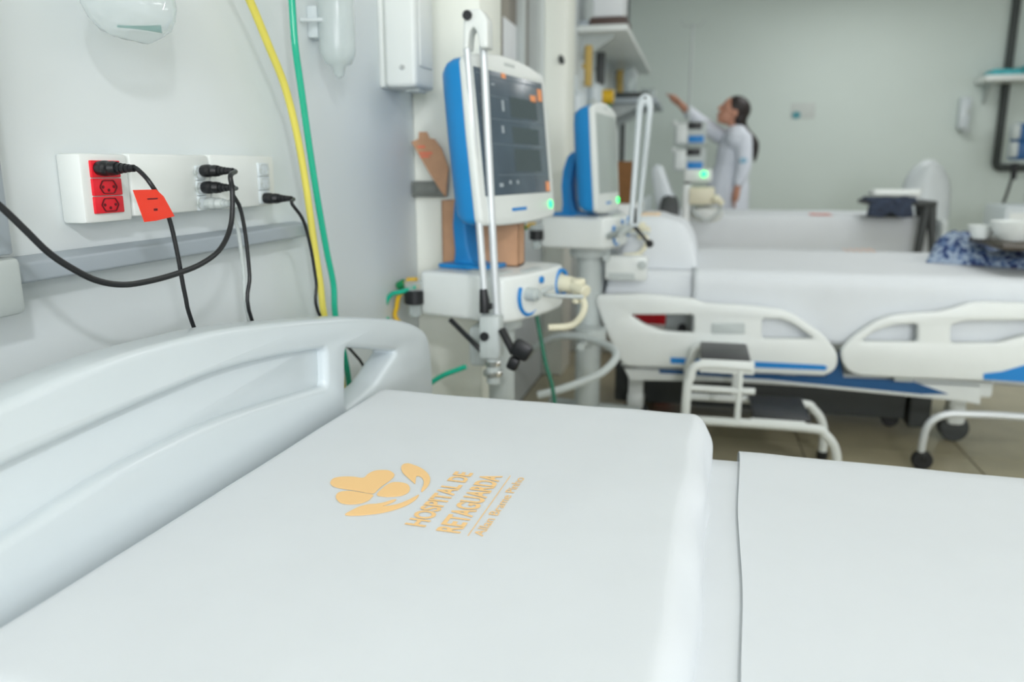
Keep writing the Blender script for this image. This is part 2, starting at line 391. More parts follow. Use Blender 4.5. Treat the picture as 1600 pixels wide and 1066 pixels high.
# pillow with the printed mark
ZP=.69
def pil_edge(q,fx,fy):
    q.x+= .014*max(0,fx-.75)*4*(.3*math.sin(q.y*23)+noise.noise(Vector((q.y*9,q.z*24,2)))*1.3)*.4
    q.y+= .006*max(0,fy-.8)*5*noise.noise(Vector((q.x*11,3,q.z*9)))
    return q
g=G(); g.slab(.004,.588,-.86,.002,.613,ZP,.035,64,56,.0014,6,21,ef=pil_edge)
g.bm.transform(MB1); pil=solo('pillow',g,M_sheet,'wide white pillow with orange hospital logo on the nearest bed','pillow')
def zp(px,py): 
    q=P(px,py,Z=ZP+.0008); return q
zc=lambda x,y:(480+x*380/1600,700+y*160/674)
def blob(pts,k=6):
    q=[zp(*zc(*p)) for p in pts]; return cr([(v.x,v.y) for v in q],k)
shapes=[
 [(152,225),(175,200),(230,190),(300,190),(350,197),(378,193),(400,172),(440,152),(490,146),(540,150),(572,172),(568,192),(540,218),(500,245),(470,270),(440,298),(400,297),(320,282),(240,270),(190,260),(160,245)],
 [(192,335),(190,312),(205,295),(240,285),(300,285),(370,297),(432,309),(425,325),(400,348),(350,366),(280,372),(220,362)],
 [(458,308),(490,270),(530,240),(570,226),(620,228),(660,240),(676,265),(668,290),(640,308),(600,318),(540,322),(495,320)],
 [(248,440),(290,412),(340,388),(400,372),(450,368),(500,360),(560,342),(586,340),(570,355),(530,372),(496,385),(540,380),(600,368),(660,345),(700,325),(735,308),(722,332),(690,358),(640,385),(560,412),(480,430),(400,440),(310,446)],
 [(618,130),(632,108),(665,102),(700,112),(740,128),(780,155),(806,190),(808,220),(795,250),(770,278),(752,290),(752,272),(764,245),(766,220),(755,198),(735,186),(718,188),(714,205),(710,236),(690,220),(655,190),(628,162)]]
g=G()
for sh in shapes: g.plate([blob(sh,4)],.0004,XY(ZP+.0008))
obj('logo_print',g,M_orange,pil,'orange clover and hands emblem printed on white cotton')
g=G()
def line(txt,s,e,cap,off):
    a,b=zp(*s),zp(*e); d=b-a; L=d.length; x=d.normalized(); y=V(-x.y,x.x,0)
    g.text(txt,Matrix.Translation(a)@Matrix(((x.x*L,y.x*cap,0,0),(x.y*L,y.y*cap,0,0),(0,0,1,0),(0,0,0,1))),off=off)
line('HOSPITAL DE',(663,823.5),(739,739.5),.0235,.03)
line('RETAGUARDA',(717,833.5),(784.5,744),.0265,.03)
line('Allan Brame Pinho',(754,838.5),(820,747),.0115,.008)
for s,e in (((731,837.5),(797.5,743.5)),):
    a,b=zp(*s),zp(*e); d=(b-a).normalized(); nn=V(-d.y,d.x,0)*.0006
    g.grid([[a-nn,a+nn],[b-nn,b+nn]])
obj('lettering',g,M_orange,pil,'orange lettering printed beside the emblem')

# ------------------------------------------------------------------ things on the near wall
# bumper rail and vertical duct
g=G(); a=P(69,403,X=.03); 
g.plate([rc([(0,.93),(.034,.934),(.034,.957),(0,.962)],.004)],1.0,frame((0,.9,0),(1,0,0),(0,0,1)),.0)
rail=solo('wall_bumper_rail',g,M_grey,'long grey plastic bumper rail on the wall under the socket boxes','rail')
g=G(); g.bb((0,.60,.97),(.05,.70,1.35),.003); dv=solo('cable_duct',g,M_grey,'upright grey cable duct at the left edge of the wall','duct')
g=G(); g.bb((0,.56,.905),(.055,.703,.967),.006); dj=solo('duct_junction_box',g,M_lgrey,'light grey junction cover at the foot of the upright duct with striped sticker','cover')
g=G(); g.bb((.05,.684,.926),(.0506,.7,.964)); st=obj('sticker',g,M_black,dj,'black and yellow striped sticker')
g=G(); g.bb((.0506,.684,.938),(.051,.7,.948)); obj('sticker_stripe',g,M_gold,dj,'yellow stripe')
# socket boxes
def sock_mod(g,y0,y1,z0,z1,x): g.bb((x-.002,y0+.0006,z0+.0006),(x+.0035,y1-.0006,z1-.0006),.0012)
def socket_holes(y,z,x,g,r=.0026):
    for dy in (-.0095,0,.0095): g.cyl((x+.001,y+dy,z-(.004 if dy==0 else 0)),(x+.0042,y+dy,z-(.004 if dy==0 else 0)),r,10)
def outlet(name,label,y0,y1,z0,z1,X,sy0,sy1,sz0,sz1,red):
    t=thing(name,label,'outlet',(0,(y0+y1)/2,z0),0,'white socket boxes on the near wall')
    g=G(); g.bb((0,y0,z0),(X,y1,z1),.004); obj('case',g,M_white,t)
    h=(sz1-sz0)/3
    for i in range(3):
        a=sz0+i*h
        g=G(); sock_mod(g,sy0,sy1,a,a+h,X)
        so=obj('socket',g,M_red if red else M_plast,t,'red socket' if red else None)
        ym,zm=(sy0+sy1)/2,a+h/2
        hx=[(-.016,0),(-.010,-.0085),(.010,-.0085),(.016,0),(.010,.0085),(-.010,.0085)]
        g=G(); g.plate([rc([(ym+p,zm+q) for p,q in hx],.002),rc([(ym+p*.88,zm+q*.88) for p,q in hx],.002)],.0016,YZ(X+.0036)); socket_holes(ym,zm,X,g,.002)
        obj('socket_face',g,mat('dark_red',(96,10,20),.5) if red else M_lgrey,so)
    return t
X=.035
A=P(86,234,X=X);Bq=P(203,350,X=X)
yr0,yr1=P(145,290,X=X+.003).y,P(191,290,X=X+.003).y; zr0,zr1=P(168,334,X=X+.003).z,P(168,250,X=X+.003).z
yb1,yb2,yb3=P(203,290,X=X).y,P(324,290,X=X).y,P(427,290,X=X).y
zb0=P(150,349,X=X).z
outlet('socket_box','white socket box with three red sockets, leftmost on the wall',.826,yb1,zb0,P(150,240,X=X).z,X,yr0,yr1,zr0,zr1,True)
a,b=P(306,258,X=X+.003),P(325,329,X=X+.003)
outlet('socket_box','white socket box holding two black plugs and one white plug, middle of the three',yb1+.004,yb2+.008,zb0+.004,P(260,241,X=X).z,X,a.y,b.y,b.z,a.z,False)
a,b=P(403,254,X=X+.003),P(424,318,X=X+.003)
outlet('socket_box','white socket box with one black plug under two empty sockets, rightmost of three',yb2+.012,yb3+.006,zb0+.004,P(380,243,X=X).z,X,a.y,b.y,b.z,a.z,False)
# plugs and their cords
def plug(name,label,y,z,pts,m=M_black,r=.0029,cat='power cord',bend=1,sc=1):
    t=thing(name,label,cat,(X,y,z))
    dx=.0038
    g=G(); rows=[]
    for x,a,b in ((0,.0115,.0088),(.005,.0125,.0095),(.011,.0125,.0095),(.0135,.0095,.0085),(.0165,.0095,.0085),(.019,.0115,.009),(.026,.0085,.008)):
        rows.append([V(X+dx+x*sc,y+a*math.cos(q*math.pi/8),z+b*math.sin(q*math.pi/8)) for q in range(16)])
    g.grid(rows,True,True); obj('plug',g,m,t)
    g=G(); 
    for i in range(4): g.cyl((X+dx+(.026+i*.006)*sc,y,z),(X+dx+(.0315+i*.006)*sc,y,z),.0066-i*.0008,12)
    g.cyl((X+dx+.026*sc,y,z),(X+dx+.05*sc,y,z),.0045,12); obj('strain_relief',g,m,t)
    x0=X+dx+.05*sc
    g=G(); g.tube([V(x0-.004,y,z),V(x0+.004,y,z-.001)]+pts,r,10,smooth=6); c=obj('cord',g,m,t)
    return t,c
pz=P(156,263,X=X+.004)
c1=[P(*q[:2],X=q[2]) for q in [(236,288,.116),(262,335,.115),(277,395,.115),(289,460,.115),(306,520,.115)]]+[V(.118,1.0,.62),V(.11,1.02,.3)]
t,c=plug('power_cord','black power cord in the top red socket with a red tag','x' and pz.y,pz.z,c1)
q=[(204,297),(240,296),(252,307),(269,338),(240,345),(222,347)]
xs_=.118
pq=[P(x,y,X=xs_) for x,y in q]
g=G(); g.plate([[(v.y,v.z) for v in pq]],.0008,YZ(xs_+.0032)); obj('tag',g,M_tag,t,'red see-through adhesive tag folded round the cord')
g=G()
for (x,y,ww,hh) in ((236,326,6,3),(226,310,16,1.2)):
    a_,b_=P(x,y,X=xs_),P(x+ww,y+hh,X=xs_); g.bb((xs_+.0037,a_.y,b_.z),(xs_+.0041,b_.y,a_.z))
obj('tag_print',g,mat('dark_red',(96,10,20),.5),t)
pz=P(318,267,X=X+.004)
c2=[P(*q[:2],X=q[2]) for q in [(360,275,.115),(363,300,.116),(361,350,.118),(345,388,.12),(315,412,.122),(275,428,.125),(230,440,.127),(190,445,.128),(150,438,.127),(110,418,.125),(75,394,.123),(40,360,.12),(0,322,.115),(-50,282,.11),(-120,240,.1)]]
plug('power_cord','black power cord in the upper middle socket, looping left across the wall',pz.y,pz.z,c2,r=.0036)
pz=P(320,293,X=X+.004)
c3=[P(*q[:2],X=q[2]) for q in [(362,300,.112),(375,325,.112),(384,370,.112),(390,430,.112),(395,505,.112)]]+[V(.11,1.2,.6),V(.1,1.21,.25)]
plug('power_cord','black power cord in the lower middle socket, hanging straight down',pz.y,pz.z,c3)
pz=P(325,318,X=X+.004)
c4=[P(*q[:2],X=q[2]) for q in [(362,330,.095),(372,360,.09),(380,420,.088),(390,505,.088)]]+[V(.09,1.16,.6),V(.09,1.16,.25)]
plug('power_cord','white power cord under the two black plugs of the middle box',pz.y,pz.z,c4,m=M_lgrey)
pz=P(415,310,X=X+.004)
c5=[P(*q[:2],X=q[2]) for q in [(456,318,.11),(474,345,.11),(486,390,.11),(494,440,.11),(503,500,.11)]]+[V(.11,1.5,.6),V(.1,1.5,.25)]
plug('power_cord','black power cord in the rightmost socket box beside the yellow hose',pz.y,pz.z,c5)
# hoses
def hose(name,label,pts,r,m,cat='hose'):
    g=G(); g.tube(pts,r,12,smooth=8); return solo(name,g,m,label,cat)
hose('gas_hose','yellow gas hose hanging down the wall left of the green hose',[P(*q,X=.055) for q in [(360,-60),(390,0),(420,72),(445,135),(464,210),(478,290),(490,375),(500,440),(508,500)]]+[V(.06,1.46,.6),V(.06,1.46,.3)],.0066,M_yel)
hose('gas_hose','translucent green gas hose hanging down the wall right of the yellow hose',[P(*q,X=.06) for q in [(452,-60),(456,0),(461,70),(470,135),(482,220),(495,305),(510,390),(521,445),(525,500)]]+[V(.06,1.49,.6),V(.06,1.49,.3)],.0062,M_green)
# clear bag with breathing mask
bp=lambda px,py,x=.075: P(px,py,X=x)
g=G(); rows=[]
prof=[(-70,136,262,.008),(-40,133,264,.02),(0,134,264,.032),(20,139,262,.034),(38,148,258,.03),(52,160,246,.02),(60,172,236,.008),(63,178,230,.002)]
for (py,xl,xr,th) in prof:
    a,b=bp(xl,py),bp(xr,py); c=(a+b)/2; hw=(b-a).length/2; row=[]
    for j in range(24):
        an=2*math.pi*j/24; wv=1+.10*noise.noise(Vector((j*.7,py*.03,4)))
        row.append(V(.075+th*math.sin(an)*wv,c.y+hw*math.cos(an),c.z+.003*noise.noise(Vector((j,py*.05,0)))))
    rows.append(row)
g.grid(rows,True,True); mk=solo('plastic_bag',g,M_clear,'clear plastic bag with a teal band hanging high on the wall','bag',angle=80)
g=G(); pts=[bp(x,y,.085) for x,y in [(183,41),(205,42),(230,42),(252,41)]]; pw=[.0015,.002,.0045,.0085]
g.grid([[p+V(0,0,.0015),p-V(0,0,q)] for p,q in zip(pts,pw)]); obj('band',g,M_tealp,mk,'teal band folded inside the bag')
g=G(); g.tube([V(.0,.89,1.36),V(.03,.89,1.36)],.004,8); obj('hook',g,M_steel,mk)
# suction bottle
cc=P(527,60,X=.055); 
g=G(); pr=[(.004,-.075),(.010,-.07),(.014,-.052),(.026,-.048),(.034,-.03),(.0355,-.02),(.0355,.075),(.033,.085),(.02,.09)]
MT=Matrix.Translation(V(.055,cc.y,cc.z)); zb=P(527,150,X=.055).z-cc.z
g.lathe(pr,MT,24); sb=solo('suction_bottle',g,M_milk,'milky plastic bottle with green cap fixed to the wall','bottle',angle=60)
g=G(); g.lathe([(.02,.088),(.022,.09),(.022,.12),(.015,.125)],MT,20); obj('cap',g,M_dgreen,sb,'green cap')
g=G(); g.bb((0,cc.y-.018,cc.z+.0),(.022,cc.y+.018,cc.z+.06),.003).tube([V(.04,cc.y-.03,cc.z+.03),V(.02,cc.y-.045,cc.z+.028),V(.004,cc.y-.05,cc.z+.028)],.004,8); obj('bracket',g,M_plast,sb)
# wall dispenser
t=thing('soap_dispenser','white plastic wall dispenser right of the green capped bottle','dispenser',(0,1.93,1.26))
a=P(580,105,Y=1.87); zd=1.255
g=G(); g.bb((0,1.86,zd),(.012,2.0,1.56),.003).bb((.012,1.862,zd),(.094,1.998,1.56),.012,seg=4); obj('body',g,M_white,t)
g=G(); g.bb((.094,1.885,zd+.05),(.098,1.975,1.5),.004); obj('front_cover',g,M_white,t)
g=G(); g.cyl((.06,1.862,zd+.045),(.06,1.857,zd+.045),.006); obj('lock',g,M_chrome,t,'small chrome lock')
g=G(); g.bb((.05,1.90,zd-.008),(.085,1.96,zd),.003); obj('nozzle',g,M_lgrey,t)

# ------------------------------------------------------------------ ventilator carts
def make_cart(label,corner,yaw,zb,mon,arm,knob=True,screenm=None,colr=.035,floor_z=0,grp='ventilator carts along the left wall'):
    """corner: near front lower corner of the body (x,y); body spans local x -L..0, y 0..W"""
    L,W,Hb=.25,.33,.115
    t=thing('ventilator_cart',label,'ventilator',(corner[0],corner[1],0),yaw,grp)
    M=WM[t.name]
    inv=M.inverted()
    fr=[(0,0),(.018,.05),(.026,.12),(.026,.2),(.018,.27),(0,.32),(-.03,W),(-.12,W),(-L,.2),(-L,0)]
    g=G(); g.plate([rc(fr,.018,4)],Hb,XY(zb+Hb/2),.012); body=obj('body',g,M_white,t,local=True)
    g=G(); g.bb((-.13,.04,zb+Hb),(-.03,.1,zb+Hb+.004),.0015).bb((-.02,.12,zb+Hb),(0,.2,zb+Hb+.003),.001); obj('top_inset',g,M_lgrey,body,local=True)
    # blue rings and ports on the front
    def ring(y,z,r,tr,a0,a1,name,x=.026):
        g=G(); g.tube([V(x,y+r*math.cos(a),z+r*math.sin(a)) for a in [a0+(a1-a0)*i/24 for i in range(25)]],tr,8); obj(name,g,M_blue2,body,local=True)
    ring(.095,zb+.06,.048,.0048,math.radians(150),math.radians(345),'port_ring',.021)
    ring(.27,zb+.07,.034,.0055,0,2*math.pi,'port_ring',.02)
    g=G(); g.cyl((.015,.085,zb+.065),(.05,.085,zb+.065),.017,16,bev=.002).cyl((.05,.085,zb+.065),(.058,.085,zb+.065),.011,16).tube([V(.05,.085,zb+.066),V(.06,.11,zb+.075),V(.062,.14,zb+.078)],.006,8,smooth=4); obj('port',g,M_lgrey,body,local=True)
    g=G(); g.tube([V(.022,.145,zb+.094),V(.032,.145,zb+.094)],.009,12); obj('knob',g,M_blue2,body,local=True)
    g=G(); g.tube([V(.03,.16,zb+.055),V(.055,.16,zb+.053),V(.12,.2,zb+.05)],.0055,10,smooth=4); obj('tube_spigot',g,M_lgrey,body,local=True)
    g=G(); g.cyl((.015,.27,zb+.07),(.06,.275,zb+.066),.024,16,r2=.02).cyl((.055,.27,zb+.066),(.105,.25,zb+.055),.017,14,bev=.003).cyl((.07,.27,zb+.085),(.07,.27,zb+.05),.02,14,bev=.003).cyl((.07,.265,zb+.066),(.07,.262,zb+.02),.011,12,bev=.002); obj('valve',g,M_cream,body,'cream coloured breathing valve',local=True)
    g=G(); g.tube([V(.085,.255,zb+.045),V(.1,.25,zb+.02),V(.095,.24,zb-.01),V(.07,.23,zb-.035),V(.02,.2,zb-.04)],.009,8,smooth=6); obj('breathing_tube',g,M_cream,body,local=True)
    # water trap at the rear
    g=G(); g.cyl((-L-.014,.0,zb+.085),(-L-.014,.0,zb+.062),.026,18).cyl((-L-.014,.0,zb+.0625),(-L-.014,.0,zb-.005),.017,18,bev=.003); obj('trap_bowl',g,M_milk,body,local=True)
    g=G(); g.cyl((-L-.014,.0,zb+.066),(-L-.014,.0,zb+.028),.028,18,bev=.003).cyl((-L-.01,.03,zb+.05),(-L+.02,.03,zb+.05),.012,12); obj('water_trap',g,M_black,body,'black water trap at the rear',local=True)
    g=G(); g.cyl((-L-.045,.03,zb+.078),(-L-.07,.025,zb+.072),.007,10).tube([V(-L-.03,.03,zb+.086),V(-L-.06,.03,zb+.083)],.006,8); obj('connector',g,M_gold,body,local=True)
    g=G(); g.cyl((-L-.065,.025,zb+.076),(-L-.085,.022,zb+.064),.012,10,bev=.002); obj('connector',g,M_dgreen,body,local=True)
    # blue stand
    mo=inv@Vector(mon[0]); my=mon[1]-yaw; tilt=mon[2]; mw,mh=mon[3],mon[4]
    # monitor, local frame: x = normal, y = width, z = up
    MM=Matrix.Translation(mo)@Matrix.Rotation(my,4,'Z')@Matrix.Rotation(-tilt,4,'Y')
    sx_=mo.x-.15
    sy=mo.y
    g=G(); 
    prof=[(0,0),(.085,0),(.075,.012),(.058,.02),(.045,.06),(.04,.12),(.048,.18),(.062,.23),(.045,.24),(.022,.22),(.006,.17),(0,.11),(.006,.04)]
    g.plate([rc(prof,.008,3)],.075,Matrix.Translation(V(sx_-.02,sy,zb+Hb))@frame((0,0,0),(1,0,0),(0,0,1)),.006)
    stn=obj('monitor_stand',g,M_blue,t,'blue curved monitor stand',local=True)
    g=G(); g.bb((sx_-.045,sy-.07,zb+Hb),(sx_+.1,sy+.07,zb+Hb+.012),.005); obj('stand_foot',g,M_blue,stn,local=True)
    fw2,fh2=mw*1.14,mh*1.34
    zo=-.016
    arc=[(-fw2/2,-fh2/2+zo)]+[(fw2/2*u,-fh2/2+zo-.008*(1-u*u)) for u in (-.5,0,.5)]+[(fw2/2,-fh2/2+zo),(fw2/2+.004,0),(fw2/2,fh2/2+zo-.012)]+[(fw2/2*u,fh2/2+zo+.012*(1-u*u)-.012*u*u) for u in (.6,.2,-.2,-.6)]+[(-fw2/2,fh2/2+zo-.012),(-fw2/2-.004,0)]
    g=G(); g.plate([rc(arc,.02,4)],.022,MM@frame((-.011,0,0),(0,1,0),(0,0,1)),.008); mf=obj('monitor',g,M_white,t,'white monitor bezel',local=True)
    arcb=[(p[0]*.985,p[1]*.985) for p in arc]
    g=G(); rows=[]
    for k,(dx,sc) in enumerate(((-.018,1.0),(-.04,1.0),(-.06,.97),(-.078,.9),(-.088,.75),(-.092,.4))):
        rows.append([MM@V(dx,p[0]*sc,p[1]*sc) for p in rc(arcb,.02,4)])
    g.grid(rows,True,True); obj('monitor_back',g,M_blue,mf,'blue monitor back',local=True)
    g=G(); g.bb((-.004,-mw/2,-mh/2),(.0012,mw/2,mh/2),.001,M=MM); sc_=obj('screen',g,screenm or M_screen,mf,local=True)
    def dots(lst,m,name):
        for (u,v,a,b) in lst:
            g=G(); g.bb((.0012,-mw/2+u*mw,mh/2-v*mh),(.0018,-mw/2+(u+a)*mw,mh/2-(v+b)*mh),M=MM); obj(name,g,m,mf,local=True)
    if not screenm:
        so=mat('screen_orange',(214,140,92),.3,emit=.3); sw=mat('screen_white',(150,160,166),.3,emit=.25); sd=mat('screen_dark',(64,76,80),.22,emit=.2)
        dots([(.36,.0,.06,.04),(.91,.06,.07,.11),(.78,.13,.09,.06),(.93,.9,.06,.09)],so,'screen_mark')
        dots([(.33,.22,.03,.09),(.21,.1,.04,.015),(.2,.9,.05,.03),(.34,.88,.03,.03),(.45,.88,.03,.03),(.08,.88,.03,.03),(.06,.46,.07,.04),(.06,.3,.04,.02),(.3,.43,.03,.06)],sw,'screen_readout')
        dots([(.45,.18,.42,.17),(.45,.43,.42,.14),(.45,.61,.42,.2)],sd,'screen_window')
        sl=mat('screen_line',(96,110,120),.3,emit=.2)
        dots([(.02,.04,.95,.008),(.04,.38,.9,.006),(.04,.58,.9,.006),(.2,.83,.75,.006),(.05,.2,.38,.006)],sl,'screen_line')
    g=G(); g.bb((.0,-.06,-mh/2-.04),(.0006,.03,-mh/2-.032),M=MM); obj('bezel_mark',g,M_blue2,mf,local=True)
    g=G(); g.bb((.0,-.03,mh/2+.02),(.0006,.03,mh/2+.027),M=MM); obj('bezel_label',g,M_lgrey,mf,local=True)
    g=G(); g.sph(V(0,0,0),(.004,.0115,.0115),M=MM@Matrix.Translation(V(.001,mw/2-.005,-mh/2-.032))); obj('status_light',g,M_led,mf,'glowing green light',local=True)
    # column and base
    cxl,cyl=-.1,.16
    g=G(); g.cyl((cxl,cyl,.1),(cxl,cyl,zb),colr,24).cyl((cxl,cyl,zb-.04),(cxl,cyl,zb-.001),colr*1.6,20); obj('column',g,M_lgrey,t,local=True)
    g=G(); 
    for an in (30,150,210,330):
        e=V(cxl+.22*math.cos(math.radians(an)),cyl+.22*math.sin(math.radians(an)),.09); g.tube([V(cxl,cyl,.11),e],[.028,.018],10)
    bs=obj('base',g,M_lgrey,t,local=True)
    for an in (30,150,210,330):
        e=V(cxl+.22*math.cos(math.radians(an)),cyl+.22*math.sin(math.radians(an)),.0)
        g=G(); g.cyl(e+V(0,-.012,.035),e+V(0,.012,.035),.035,16,bev=.004).cyl(e+V(0,0,.03),e+V(0,0,.09),.009,8); obj('caster',g,M_dgrey,bs,local=True)
    return t
def W1(px,py,Y=1.745): return P(px,py,Y=Y)
ZB=.693
cart=make_cart('ventilator cart with dark screen and blue backed monitor, nearest of the carts',(.32,1.8),math.radians(-17.5),ZB,((.318,1.95,1.142),math.radians(-11.1),math.radians(5.7),.40,.287),None)
# support arm of the near cart (two rods)
YA=1.735
g=G(); g.tube([W1(729.5,76,YA),W1(757,462,YA)],.0082,12); ra=obj('arm_rod',g,M_steel,cart)
g=G(); g.tube([W1(755,72,YA+.03),W1(776,492,YA+.03)],.009,12); obj('arm_rod',g,M_steel,cart)
h=[W1(x,y,YA) for x,y in [(728,28),(733,17),(750,12),(757,24),(763,32),(764,72),(753,74),(748,45),(741,45),(733,47),(731,76),(724,76)]]
g=G(); g.plate([rc([(v.x,v.z) for v in [W1(x,y,YA) for x,y in [(725,78),(726,24),(733,15),(752,14),(763,30),(764,76),(751,76),(747,52),(741,42),(735,52),(733,78)]]],.006,3)],.05,frame((0,YA+.015,0),(1,0,0),(0,0,1)),.005); ah=obj('arm_head',g,M_white,cart)
a=W1(730.5,24,YA-.012); g=G(); g.cyl(a,a+V(0,-.006,0),.0105,16,bev=.001); obj('pivot_cap',g,M_black,ah,'black pivot cap')
g=G(); g.tube([W1(755,452,YA-.005),W1(757,470,YA-.005),W1(757,489,YA-.005)],[.009,.0125,.012],12); a,b=W1(757,478,YA-.005),W1(769,479,YA-.005); g.cyl(a,b,.0075,10); obj('rod_grip',g,M_black,cart,'black rubber grip at the rod foot')
a=W1(768,525,YA+.02); g=G(); g.box(a,(.05,.05,.105),.008)
b0,b1=W1(769,505,YA+.02),W1(771,598,YA+.02); g.cyl(b1,b0,.0165,18); cl=obj('arm_clamp',g,M_lgrey,cart)
a=W1(757,526,YA-.008); g=G(); g.cyl(a,a+V(0,-.004,0),.011,16); obj('clamp_button',g,M_black,cl)
for yy,r in ((583,.024),(568,.02)):
    a=W1(770,yy,YA+.02); g=G(); g.cyl(a-V(0,0,.006),a+V(0,0,.006),r,18,bev=.002); obj('collar',g,M_chrome,cl)
g=G(); a=W1(784,515,YA-.01); b=W1(803,552,YA-.03); g.tube([a,b],.0095,10)
def tknob(c,u):
    g.box(c,(.03,.024,.034),.007,M=None)
kb=W1(815,547,YA-.03); kb2=W1(802,568,YA-.03)
g.box((0,0,0),(.046,.026,.042),.009,M=Matrix.Translation(kb)@Matrix.Rotation(.5,4,'Y')); g.box((0,0,0),(.026,.024,.032),.007,M=Matrix.Translation(kb2)@Matrix.Rotation(.4,4,'Y')); obj('clamp_handle',g,M_black,cl,'black clamp handle')
# bracket between clamp and column
g=G(); a=W1(748,532,1.79); g.bb((a.x-.03,1.80,a.z-.07),(a.x+.02,1.9,a.z+.03),.012); obj('mount_block',g,M_lgrey,cart)
g=G(); g.tube([W1(704,500,1.78),W1(722,518,1.76),W1(742,538,1.74),W1(760,556,1.74)],.0065,10,smooth=5); obj('cable',g,M_black,cart)
# hoses behind the headboard
hose('gas_hose','short green gas hose curling up to the nearest ventilator',[P(*q,Y=1.86) for q in [(650,448),(628,456),(612,460),(603,474),(600,492)]]+[V(.06,1.84,.6),V(.06,1.84,.3)],.0062,M_green)
hose('gas_hose','short yellow gas hose behind the headboard below the black water trap',[P(*q,Y=1.88) for q in [(655,448),(638,452),(624,462),(620,480),(620,500)]]+[V(.09,1.86,.6),V(.09,1.86,.3)],.0062,M_gold)
hose('gas_hose','short green hose with black end right behind the headboard corner',[P(*q,Y=1.7) for q in [(728,573),(712,579),(696,585),(683,592),(668,604),(650,630)]],.0062,M_green)
hose('gas_hose','thin dark green hose hanging below the front of the nearest ventilator',[P(*q,Y=2.1) for q in [(838,490),(845,530),(853,570),(862,600),(868,640)]],.006,mat('dark_green_hose',(50,122,98),.4),)
# cardboard box behind the monitor, grey block on the pillar
t=thing('cardboard_box','open brown cardboard box with raised flap behind the nearest monitor','box',(.22,2.03,ZB+.115))
zt=ZB+.117
g=G()
x0,x1,ya,yb,z1=.105,.315,2.0,2.072,zt+.17
for a,b in (((x0,ya,zt),(x1,ya+.004,z1)),((x0,yb-.004,zt),(x1,yb,z1)),((x0,ya,zt),(x0+.004,yb,z1)),((x1-.004,ya,zt),(x1,yb,z1)),((x0,ya,zt),(x1,yb,zt+.004))): g.bb(a,b)
obj('carton',g,M_card,t)
fl=[P(x,y,Y=2.03) for x,y in [(697,308),(690,300),(672,272),(643,222),(654,217),(655,206),(667,206),(671,216),(679,217),(690,232),(701,262)]]
g=G(); g.plate([[(v.x,v.z) for v in fl]],.004,XZ(2.03)); obj('flap',g,M_card,t,'raised flap with red markings')
g=G()
for x,y,ww in ((652,228,12),(655,238,20),(657,243,14)):
    a=P(x,y,Y=2.026); b=P(x+ww,y+3,Y=2.026); g.bb((a.x,2.0265,b.z),(b.x,2.028,a.z))
obj('flap_print',g,M_redprint,t)
a,b=P(645,283,Y=2.06),P(690,308,Y=2.06)
g=G(); g.bb((a.x,2.05,b.z),(b.x+.01,2.08,a.z),.004); g.bb((a.x+.01,2.045,b.z+.01),(b.x-.01,2.05,a.z-.01),.002); solo('grey_wall_box',g,mat('mid_grey',(118,122,116),.6),'small dark grey box on the cream pillar below the cardboard flap','box')

cart2=make_cart('ventilator cart with pale screen standing by the second bed','x' and (.44,2.86),math.radians(-9),.772,((.425,3.02,1.115),math.radians(-5.5),math.radians(4),.34,.285),None,screenm=M_scrg,colr=.05)
Y2=2.78
def W2(px,py,Y=Y2): return P(px,py,Y=Y)
g=G(); out=[W2(x,y) for x,y in [(982,352),(995,165),(998,152),(1008,145),(1018,150),(1021,165),(1000,352)]]
inn=[W2(x,y) for x,y in [(990,350),(1005,170),(1008,163),(1011,170),(994,350)]]
g.plate([rc([(v.x,v.z) for v in out],.012,4),[(v.x,v.z) for v in inn]],.03,XZ(Y2),.008); aw=obj('support_arm',g,M_plast,cart2,'white looped support arm')
a=W2(1008,153,Y2-.016); g=G(); g.cyl(a,a+V(0,-.003,0),.004,10); obj('arm_screw',g,M_black,aw)
g=G(); g.tube([W2(991,325),W2(990,352),W2(1003,368),W2(1015,382)],[.008,.009,.006,.006],10); g.sph(W2(1015,381),.014); obj('arm_clamp',g,M_black,cart2)
g=G(); a=W2(987,358); g.tube([W2(978,352),W2(968,370)],.009,8).tube([W2(988,352),W2(975,362),V(.45,2.88,.82)],.012,8); obj('arm_bracket',g,M_lgrey,cart2)
hp=[(826,556,3.0),(834,545,2.95),(868,527,2.8),(905,526,2.72),(935,534,2.67),(958,546,2.6),(962,560,2.54),(945,579,2.49),(922,592,2.46),(875,609,2.42),(840,618,2.4)]
g=G(); g.tube([P(x,y,Y=q) for x,y,q in hp],.0135,10,smooth=5); obj('handle_hoop',g,M_lgrey,cart2,'grey hoop handle round the column')
g=G(); a=P(912,536,Y=2.75); g.cyl((a.x,2.93,a.z-.02),(a.x,2.93,a.z+.02),.06,16); g.tube([V(a.x,2.93,a.z),V(a.x,2.68,a.z)],.014,8); obj('hoop_clamp',g,M_lgrey,cart2)

